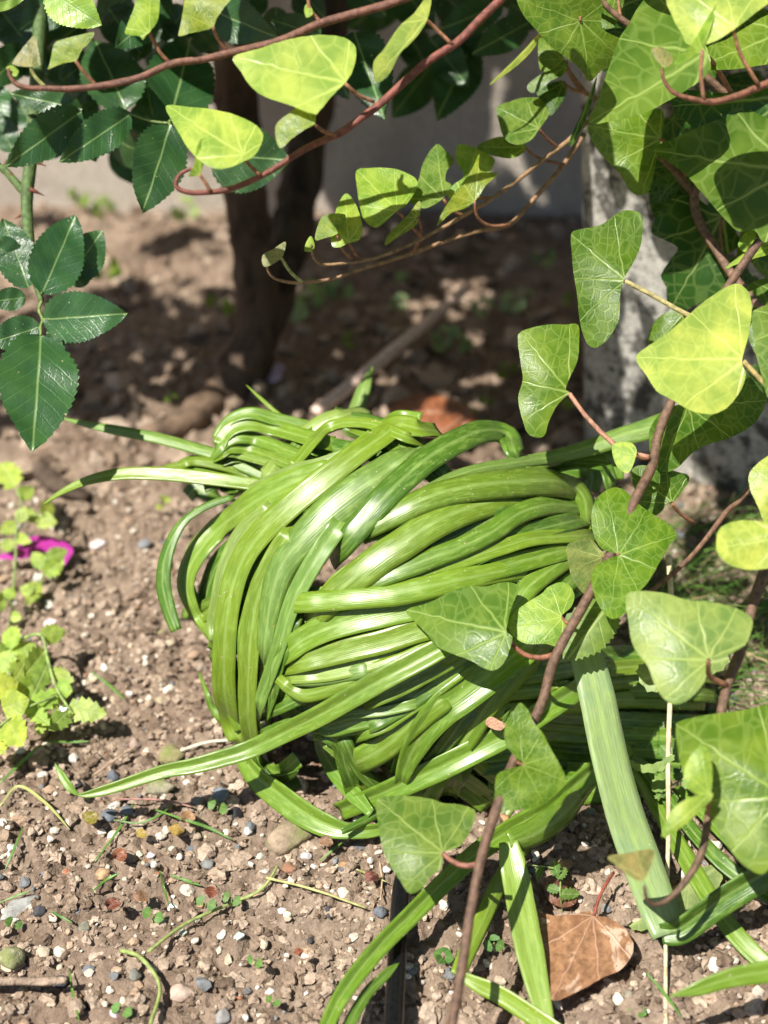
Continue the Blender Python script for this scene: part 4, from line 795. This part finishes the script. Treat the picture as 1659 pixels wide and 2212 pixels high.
for k in range(4):
    a = k * 1.57 + .4; e = Vector((math.cos(a), math.sin(a) * .6, .5 + .2 * math.sin(a))) * .0042; s_ = Vector((-math.sin(a), math.cos(a) * .6, .2)) * .0018
    mesh_obj('petal', [fl, fl + e * .5 + s_, fl + e, fl + e * .5 - s_], [(0, 1, 2, 3)], MPETAL, W3, None, (.8, .8, .82))
# small shaded weeds before the wall
random.seed(21); n = 0
def zone(x, y):
    if y < 500: return 'pale round-leaved weed against the foot of the beige wall' if x < 300 else 'lone pale weed at the wall foot just beside the rose trunk'
    if x < 300: return 'low green weed behind the dangling rose spray'
    if x < 420: return 'tiny weed among the rose roots' if y < 1000 else 'tiny bright weed below the long drooping leaf tips'
    if x < 500: return 'small weed between the two rose trunks'
    if x < 760: return 'grey-green leafy weed growing close behind the rose trunk'
    if y > 860: return 'tiny sprout beside the rust-brown leaf'
    if x < 900: return 'small weed just above the reddish stick'
    if x < 1000: return 'dense little weed below the tip of the reddish stick'
    if y > 700: return 'small green weed near the foot of the concrete post'
    return 'frosty weed close to the concrete post' if x > 1150 else 'frosty grey-green weed between the stick tip and the concrete post'
for (x, y, k, s, c) in ((170, 430, 5, 34, PA), (225, 462, 5, 34, PA), (400, 460, 4, 40, (.30, .42, .16)), (230, 590, 4, 40, MB_), (620, 680, 6, 46, (.22, .33, .16)), (665, 655, 5, 44, (.20, .32, .14)), (735, 630, 6, 38, (.18, .30, .13)), (470, 665, 4, 36, MB_), (370, 868, 3, 26, PA), (875, 615, 4, 24, (.22, .34, .16)),
        (1045, 670, 6, 30, (.26, .36, .22)), (1110, 660, 6, 32, (.26, .36, .22)), (1135, 645, 4, 26, (.22, .33, .18)), (965, 740, 6, 34, (.22, .33, .18)), (990, 750, 5, 32, (.22, .33, .18)), (1095, 810, 4, 30, MB_), (870, 665, 4, 26, (.2, .3, .15)), (1175, 570, 5, 30, (.2, .3, .15)), (1050, 868, 3, 22, MB_), (1000, 900, 3, 30, MB_), (350, 1095, 3, 26, WC), (755, 745, 4, 26, MB_), (1230, 660, 4, 22, MB_)):
    lv = []
    for j in range(k):
        a = random.uniform(0, 6.28); r_ = s * random.uniform(.6, 1.1); zz = random.uniform(.012, .035)
        lv.append(((x + r_ * .35 * math.cos(a), y - zz * 900 * .5 + r_ * .25 * math.sin(a)), (x + r_ * math.cos(a), y - zz * 900 * .5 + r_ * .7 * math.sin(a)), r_ * .75, zz))
    weed('weed_seedling', zone(x, y), 'weed', [(f'{x},{y} {x + 2},{y - 16} {x},{y - 26}', [0, .012, .02], .0012)], lv, c, 'little weeds before the wall', G(x, y))
# clover and seedlings near the dead leaf
def seedling(px, py, n, s, label, col=(.085, .20, .045), name='clover', cat='clover', group=None, zz=.012):
    lv = [((px + s * .25 * math.cos(a), py - 8 + s * .2 * math.sin(a)), (px + s * math.cos(a), py - 8 + s * .75 * math.sin(a)), s * .9, zz) for a in [6.283 * j / n + .5 for j in range(n)]]
    return weed(name, label, cat, [(f'{px},{py} {px + 1},{py - 4} {px},{py - 8}', [0, zz * .6, zz], .0007)], lv, col, group, G(px, py))
seedling(1067, 2045, 3, 24, 'three-leaved clover sprout beside the hanging ivy stem'); seedling(958, 2072, 4, 22, 'clover sprout between the black hose and the ivy stem')
seedling(1226, 880, 4, 14, 'tiny clover growing at the foot of the concrete post', YL)
for (x, y) in ((550, 2085), (590, 2170), (30, 2003), (330, 1985), (262, 2190), (470, 1750), (500, 1950), (445, 1958), (1400, 2025), (1375, 2190)):
    seedling(x, y, 2, random.uniform(14, 24), near(x, y, 'two-leaved', 'seedling'), (.12, .25, .06), 'seedling', 'seedling', 'seedlings dotted over the soil', .006)
weed('weed', 'leafy chickweed at the foot of the straw stalk', 'weed', [('1440,1800 1446,1740 1444,1660 1450,1600', [0, .02, .04, .05], .0008), ('1445,1700 1480,1680', [.03, .04], .0007), ('1445,1690 1415,1650', [.03, .045], .0007)],
     [((1446, 1680), (1412, 1704), 30, .04), ((1446, 1700), (1420, 1720), 18, .03), ((1450, 1640), (1470, 1600), 34, .05), ((1450, 1640), (1430, 1612), 26, .05), ((1478, 1682), (1500, 1700), 24, .04), ((1478, 1680), (1490, 1655), 20, .04), ((1444, 1720), (1466, 1735), 18, .025), ((1444, 1740), (1424, 1752), 18, .02)], (.17, .29, .07), None, G(1440, 1800))
weed('weed', 'spindly weed standing over the small crumpled brown leaf', 'weed', [('1215,1975 1210,1930 1204,1880 1140,1868', [0, .02, .03, .035], .0007)],
     [((1208, 1925), (1180, 1915), 16, .02), ((1208, 1930), (1250, 1932), 20, .02), ((1204, 1890), (1195, 1860), 20, .03), ((1206, 1900), (1222, 1875), 14, .03), ((1170, 1872), (1160, 1895), 14, .03)], (.13, .24, .06), None, G(1215, 1975))
tl = pleaf('1214,1346 1244,1316 1279,1296 1304,1291 1329,1321 1338,1341 1329,1366 1314,1386 1294,1406 1269,1416 1244,1423 1219,1420 1208,1390', (1320, 1300), (1225, 1425), .888, PA, MW, None, up=.4, serr=5, per=4, name='thistle_leaf')
tag(tl, 'pale prickly-edged leaf lying over the top of the broad strap leaf', 'leaf')
tl = pleaf('1377,1450 1400,1430 1480,1420 1569,1415 1560,1445 1500,1470 1440,1485 1400,1492', (1560, 1425), (1380, 1470), .93, (.24, .33, .10), MW, None, up=.4, serr=4, per=4, name='thistle_leaf')
tag(tl, 'yellowish prickly-edged leaf behind the big pale heart leaf', 'leaf')
tl = pleaf('1355,1640 1380,1652 1420,1648 1450,1630 1455,1640 1430,1664 1390,1668 1362,1656', (1452, 1630), (1356, 1642), .925, (.22, .32, .10), MW, None, up=.6, serr=2.5, per=4, name='thistle_leaf')
tag(tl, 'narrow curled prickly leaf crossing the straw stalk', 'leaf')
tl = pleaf('1360,2000 1385,1985 1420,1960 1470,1910 1510,1880 1535,1870 1560,1880 1550,1920 1500,1970 1440,1995 1385,2010', (1540, 1880), (1362, 2000), Gd(1540, 1880, .012), (.26, .34, .13), MW, None, up=.95, serr=2, per=4, name='thistle_leaf', clear=.012)
tag(tl, 'pale faded leaf lying on the soil beneath the folded strap leaf', 'leaf')
# straw stalk
st = tube('straw_stalk', [P(1444, 1200, .99), P(1449, 1290, .98), P(1448, 1420, .965), P(1447, 1520, .945), P(1443, 1640, .925), P(1444, 1780, .90), P(1441, 1900, .885), P(1438, 2020, .868), P(1438, 2240, .823)], [.0022, .0019, .0016, .0013], MDRY, None, (.55, .47, .28), 8, 6, .12)
tag(st, 'long pale dry straw stalk standing behind the broad strap leaf', 'stalk')
# grass tuft at the right, nobody could count it
random.seed(5); gv, gf, gc = [], [], []
for i in range(620):
    px, py = random.uniform(1380, 1720), random.uniform(1130, 1560); b0 = G(px, py, -.003); ln = random.uniform(.05, .13); a = random.uniform(0, 6.28); l_ = random.uniform(.3, 1.2)
    dirv = Vector((math.cos(a) * l_, math.sin(a) * l_, 1)).normalized(); sd = dirv.cross(Vector((math.cos(a + 1), math.sin(a + 1), .3))).normalized() * random.uniform(.0005, .0011); k0 = len(gv); c = random.choice([(.12, .25, .045), (.16, .30, .06), (.08, .19, .035), (.44, .36, .19)])
    for k in range(6):
        t = k / 5; p = b0 + dirv * ln * t + Vector((math.cos(a), math.sin(a), 0)) * ln * .45 * t * t - Vector((0, 0, 1)) * ln * .55 * t * t * l_; p.z = max(p.z, .003)
        gv += [p - sd * (1 - .85 * t), p + sd * (1 - .85 * t)]; gc += [c, c]
    gf += [(k0 + 2 * k, k0 + 2 * k + 1, k0 + 2 * k + 3, k0 + 2 * k + 2) for k in range(5)]
gr = np_mesh('grass', np.array([tuple(v) for v in gv]), np.array(gf), MCRUMB, np.array(gc)); gr['kind'] = 'stuff'; gr['label'] = 'fine grass tangled at the foot of the post'; gr['category'] = 'grass'
# loose grass bits and stems on the soil
def bit(path, wd, col, label, name='green_straw', cat='straw', group=None, z=.012, round_=False):
    p = pts(path); q = []
    for x, y in p:
        g_ = G(x, y, .004); h_ = float(hgt(g_.x, g_.y)); q.append(G(x, y, h_ + z * .55 + random.uniform(0, .003)))
    wm = wd * Gd(*p[0]) / F
    if round_: o = tube(name, q, [wm * .5, wm * .4], MDRY, None, col, 7, 6, .15)
    else: o = strap(q, [wm * .5, wm, wm * .8], col, None, lambda v: Vector((.1, -.3, 1)).normalized(), .15, name=name, tip=.3, cross=5, thick=.0004)
    return tag(o, label, cat, group)
GG, GY = (.10, .22, .04), (.42, .42, .16)
for pth, wd in (('332,1748 400,1771 450,1788 505,1816', 7), ('205,1861 260,1786 290,1731', 6), ('370,1891 405,1903 435,1913', 7), ('345,1881 355,1920 365,1956', 5), ('0,1691 45,1648 90,1606', 8), ('100,1601 150,1603 195,1601', 6), ('197,1451 235,1480 270,1511', 6), ('150,2096 158,2150 172,2210', 6), ('50,1786 32,1830 10,1881', 6), ('245,1771 300,1778 345,1760 370,1740', 5), ('0,1950 35,1935 65,1925', 6), ('110,1968 135,1982 158,1995', 6), ('200,1925 230,1900 258,1886', 6), ('690,1860 720,1835 745,1815', 5), ('1395,2100 1430,2140 1475,2200', 7)):
    xm, ym = pts(pth)[1]; bit(pth, wd, var(GG, .2), near(xm, ym, 'loose green', 'grass blade'), group='loose grass blades on the soil')
bit('0,1741 40,1698 100,1736 150,1791', 7, GY, 'bent yellow straw lying beside the broken strap leaf tip', 'dry_straw', 'straw')
bit('320,2056 400,1996 500,1951 565,1921 600,1871', 8, (.26, .32, .10), 'long olive grass stem lying diagonally over the open soil', 'fallen_grass', 'grass', round_=True)
bit('575,1896 675,1921 790,1961', 6, GY, 'thin yellow straw pointing towards the black hose', 'dry_straw', 'straw', round_=True)
bit('262,2053 300,2066 335,2106 345,2146 325,2212', 10, (.24, .30, .09), 'hooked olive stem curling out of the soil', 'hooked_shoot', 'shoot', round_=True)
bit('390,1621 450,1603 507,1598', 7, (.66, .62, .46), 'cream dry stem sticking out past the mossy pebble', 'dry_stalk', 'stalk', round_=True)
bit('200,1676 250,1640 295,1611', 4, (.42, .30, .20), 'thin tan twig lying by the mossy pebble', 'twig', 'twig', round_=True)
bit('250,1726 350,1728 415,1743', 5, (.30, .16, .13), 'thin reddish root thread on the soil under the long leaf', 'root_thread', 'root', round_=True)
bit('770,1878 800,1890 835,1905', 6, GY, 'short yellow straw beside the black hose', 'dry_straw', 'straw')
bit('820,1860 825,1900 822,1945', 5, (.40, .28, .18), 'short tan straw under the glossy ivy leaf', 'dry_straw', 'straw', round_=True)
tw = tube('twig', [G(-40, 2121, .012), G(40, 2119, .013), G(100, 2120, .013), G(144, 2117, .012)], [.0028, .0027, .0026, .0023], MBARK, None, (.27, .20, .15), 9, 6, .2)
tag(tw, 'short thick greyish twig lying on the soil', 'twig')
tw = tube('stick', [G(680, 893, .03), P(760, 830, 1.38), P(860, 748, 1.42), P(940, 680, 1.46), P(1012, 618, 1.49)], [.0066, .0068, .0066, .006, .0056], MDRY, None, (.70, .52, .42), 10, 6, .12)
tag(tw, 'blurred reddish stick leaning up behind the clump', 'stick')
hs = tube('irrigation_hose', [G(1090, 1560, .01), G(1010, 1672, .012), G(960, 1730, .012), G(905, 1810, .012), G(874, 1890, .013), G(864, 1960, .013), G(856, 2100, .013), G(846, 2290, .012)], .0063, MHOSE, None, (.006, .006, .007), 14, 8)
tag(hs, 'black plastic hose running out from under the clump', 'hose')
# fallen petals and dead leaves
pe = pleaf('-12,1206 25,1188 60,1162 100,1157 140,1171 158,1188 150,1206 135,1223 100,1218 75,1203 40,1208', (0, 1205), (158, 1188), Gd(0, 1205, .02), (.30, .018, .21), MPETAL, None, up=.65, fold=.2, name='petal')
tag(pe, 'fallen magenta petal lying among the weeds', 'petal')
for x, y, s in ((588, 812, 20), (602, 795, 14), (505, 800, 10)):
    z_ = G(x, y, .012); pe = pleaf([(x + s * math.cos(a), y + s * .7 * math.sin(a)) for a in np.linspace(0, 5.6, 8)], (x - s, y), (x + s, y), Gd(x, y, .014), (.55, .42, .60), MPETAL, None, up=.7, name='petal', dens=5)
    tag(pe, 'pale lilac petal at the foot of the rose trunk', 'petal', 'lilac petals by the trunk')
dl = pleaf('1159,1976 1199,1978 1244,1973 1272,1968 1283,1979 1309,1981 1344,2001 1367,2036 1364,2066 1339,2096 1304,2111 1259,2136 1194,2161 1174,2106 1160,2046', (1283, 1979), (1192, 2160), Gd(1283, 1979, .022), (.30, .165, .088), MDEAD, None, up=.9, fold=.10, curl=.05, ripple=.03, name='dead_leaf', dens=11, clear=.008)
tag(dl, 'curled brown dead leaf with a red stalk beside the bent strap leaf', 'dead leaf')
tube('petiole', [P(1283, 1979, Gd(1283, 1979, .022)), P(1292, 1945, Gd(1292, 1945, .026)), P(1308, 1912, Gd(1308, 1912, .03)), P(1326, 1884, Gd(1326, 1884, .03))], [.0012, .0009], MSTEM, dl, (.22, .05, .03), 7, 4)
dl2 = pleaf('1172,1905 1190,1890 1215,1892 1240,1915 1244,1950 1215,1960 1185,1945', (1180, 1895), (1240, 1955), Gd(1180, 1895, .012), (.16, .075, .05), MDEAD, None, up=.9, name='dead_leaf', ripple=.1, clear=.006)
tag(dl2, 'small crumpled dark brown leaf under the spindly weed', 'dead leaf')
dl3 = pleaf('840,885 895,852 980,862 1025,890 1012,930 920,942 860,922', (1020, 890), (842, 890), Gd(930, 900, .03), (.24, .09, .04), MDEAD, None, up=.9, name='dead_leaf', ripple=.08)
tag(dl3, 'blurred rust-brown leaf on the soil behind the clump', 'dead leaf')
for x, y, s, c, lab in ((255, 1846, 19, (.32, .12, .06), 'rust-red'), (243, 1951, 19, (.22, .07, .04), 'dark rust'), (457, 1926, 18, (.30, .09, .05), 'curled rust-red'), (305, 1938, 18, (.42, .24, .14), 'tan'), (380, 1791, 18, (.46, .32, .07), 'mustard yellow'), (305, 1801, 14, (.48, .38, .08), 'small lemon yellow'), (405, 1765, 18, (.46, .27, .14), 'narrow orange-tan'), (195, 1765, 22, (.30, .27, .05), 'shrivelled olive'), (645, 2056, 12, (.32, .10, .05), 'tiny brick red'), (705, 1818, 18, (.36, .22, .14), 'pale brown'), (802, 1893, 18, (.28, .10, .08), 'purplish brown'), (1005, 1600, 2, (.36, .2, .12), '')):
    if not lab: continue
    a0 = random.uniform(0, 3); pl = [(x + s * random.uniform(.65, 1.1) * math.cos(a + a0) , y + s * random.uniform(.5, .9) * math.sin(a + a0)) for a in np.linspace(0, 5.5, 8)]
    tag(pleaf(pl, (x - s, y), (x + s, y), Gd(x, y, .014), tuple(q * .7 for q in c), MDEAD, None, up=.85, ripple=.22, fold=random.uniform(-.2, .35), name='leaf_scrap', dens=5, clear=.003), f'{lab} scrap of dead leaf on the open soil', 'leaf scrap')
seed_bits = ((1062, 1555, 20),)
tag(pleaf('1048,1560 1060,1548 1078,1556 1092,1566 1080,1578 1058,1572', (1048, 1560), (1092, 1566), .905, (.45, .25, .16), MDEAD, None, up=.5, name='leaf_scrap', dens=5), 'pinkish brown leaf scrap caught between the strap leaves', 'leaf scrap')

# ------------------------------------------------------------------ single stones
rr = np.random.default_rng(11)
SHAPES = [rock_shape(IC3, rr, .30, 7) for _ in range(8)]
def stone(px, py, rx, ry, col, label, group=None, mat=None, name='pebble', cat='pebble', flat=.7, rot=0.0, shape=None, up=.35):
    g_ = G(px, py, .004); h_ = float(hgt(g_.x, g_.y)); d = Gd(px, py); a, b_ = rx * d / F, ry * d / F * 1.25
    sv = SHAPES[shape if shape is not None else int(rr.integers(8))] * np.array([a, b_, min(a, b_) * flat]); c, s_ = math.cos(rot), math.sin(rot)
    vs_ = [(v[0] * c - v[1] * s_ + g_.x, v[0] * s_ + v[1] * c + g_.y, v[2] + h_ + min(a, b_) * up) for v in sv]
    return tag(mesh_obj(name, vs_, [tuple(f) for f in IF3], mat or MSTONE, None, None, col), label, cat, group)
BL_, WH, TN, DKS = (.13, .145, .165), (.66, .62, .54), (.40, .30, .21), (.055, .055, .060)
stone(625, 1800, 54, 34, (.30, .23, .16), 'large rounded tan stone with mossy side beside the looping strap leaf', None, MMOSS, 'stone', 'stone', .8, .1)
stone(476, 1716, 18, 18, (.17, .20, .24), 'smooth blue-grey pebble with a pale top under the long leaf')
stone(505, 1747, 21, 18, (.030, .030, .034), 'rough black lump next to the blue-grey pebble', None, None, 'clinker', 'stone', .7)
stone(370, 1616, 27, 24, (.27, .24, .12), 'round yellow-green mossy pebble at the end of the cream stem', None, MMOSS)
stone(347, 1700, 30, 20, (.27, .25, .17), 'olive stone half under the long strap leaf', None, MMOSS, 'stone', 'stone')
stone(37, 1951, 44, 20, (.30, .30, .28), 'long angular flat grey stone with speckled face', None, None, 'stone', 'stone', .6, .55)
stone(22, 2068, 28, 24, (.33, .32, .20), 'rounded greenish stone near the thick twig', None, MMOSS, 'stone', 'stone', .85)
stone(390, 2126, 29, 18, (.45, .34, .27), 'flat pinkish tan stone on the open soil', None, None, 'stone', 'stone', .6, .3)
stone(780, 1816, 27, 12, (.12, .125, .13), 'long dark grey pebble by the loop of strap leaf')
stone(710, 1957, 8, 18, DKS, 'upright dark slate chip on the soil near the hose', None, None, 'slate_chip', 'stone', .8)
stone(465, 2202, 16, 16, (.28, .25, .14), 'round olive pebble beside the grey one', None, MMOSS)
for x, y, r_, c in ((425, 1728, 14, (.2, .19, .18)), (235, 1761, 18, BL_), (275, 1751, 14, BL_), (243, 1666, 15, (.11, .12, .14)), (85, 1963, 14, DKS), (447, 1851, 14, (.2, .2, .19)), (540, 1776, 13, (.13, .14, .15)), (187, 2076, 14, (.15, .165, .18)), (127, 2099, 16, (.06, .065, .07)), (480, 2178, 17, (.26, .25, .24)), (820, 1968, 15, BL_), (290, 2093, 15, (.19, .19, .16)), (50, 1812, 12, BL_), (165, 1675, 10, DKS), (745, 1872, 12, BL_), (1360, 2155, 13, (.25, .22, .17)), (670, 2010, 8, DKS), (410, 1820, 9, BL_)):
    stone(x, y, r_, r_ * .85, c, near(x, y, 'grey'), 'grey pebbles on the open soil')
for x, y, r_ in ((22, 1825, 16), (777, 1767, 15), (372, 1943, 12), (372, 1831, 9), (515, 2012, 11), (392, 1998, 9), (235, 2122, 10), (250, 2182, 13), (580, 2112, 10), (660, 1843, 13), (677, 1859, 8), (225, 1431, 11), (107, 1343, 14), (210, 1171, 16), (835, 1876, 10), (325, 1840, 9), (610, 1960, 10), (130, 1822, 9), (475, 2005, 9), (305, 1913, 7), (410, 1905, 7), (560, 1835, 9), (535, 1785, 10), (265, 2150, 9), (620, 1970, 9), (85, 2025, 10), (360, 1792, 10), (300, 1835, 8), (800, 1855, 9), (780, 1560, 0)):
    if r_: stone(x, y, r_, r_ * .8, tuple(q * random.uniform(.8, 1.1) for q in WH), near(x, y, 'chalky white'), 'white pebbles on the open soil')
for x, y, r_, c in ((625, 1878, 15, (.34, .17, .10)), (220, 1879, 16, (.46, .30, .17)), (1217, 1872, 15, (.45, .27, .13)), (1190, 1862, 11, (.42, .35, .25)), (1020, 1822, 12, (.36, .28, .2)), (290, 1594, 14, (.36, .27, .22)), (745, 1870, 13, (.36, .22, .12)), (1090, 1766, 11, (.42, .24, .12)), (430, 1930, 8, (.48, .32, .18)), (160, 2136, 12, (.44, .28, .18)), (250, 2085, 12, (.5, .36, .26)), (100, 1885, 11, TN), (560, 2075, 10, TN), (345, 1500, 13, (.36, .30, .2)), (320, 1505, 10, TN), (345, 1355, 14, (.33, .30, .15)), (180, 1990, 13, (.24, .23, .17)), (90, 2040, 16, (.46, .38, .28)), (330, 1850, 11, (.30, .26, .2))):
    stone(x, y, r_, r_ * .85, tuple(q * .9 for q in c), near(x, y, 'rusty brown' if c[1] < .55 * c[0] else 'tan'), 'tan pebbles on the soil')
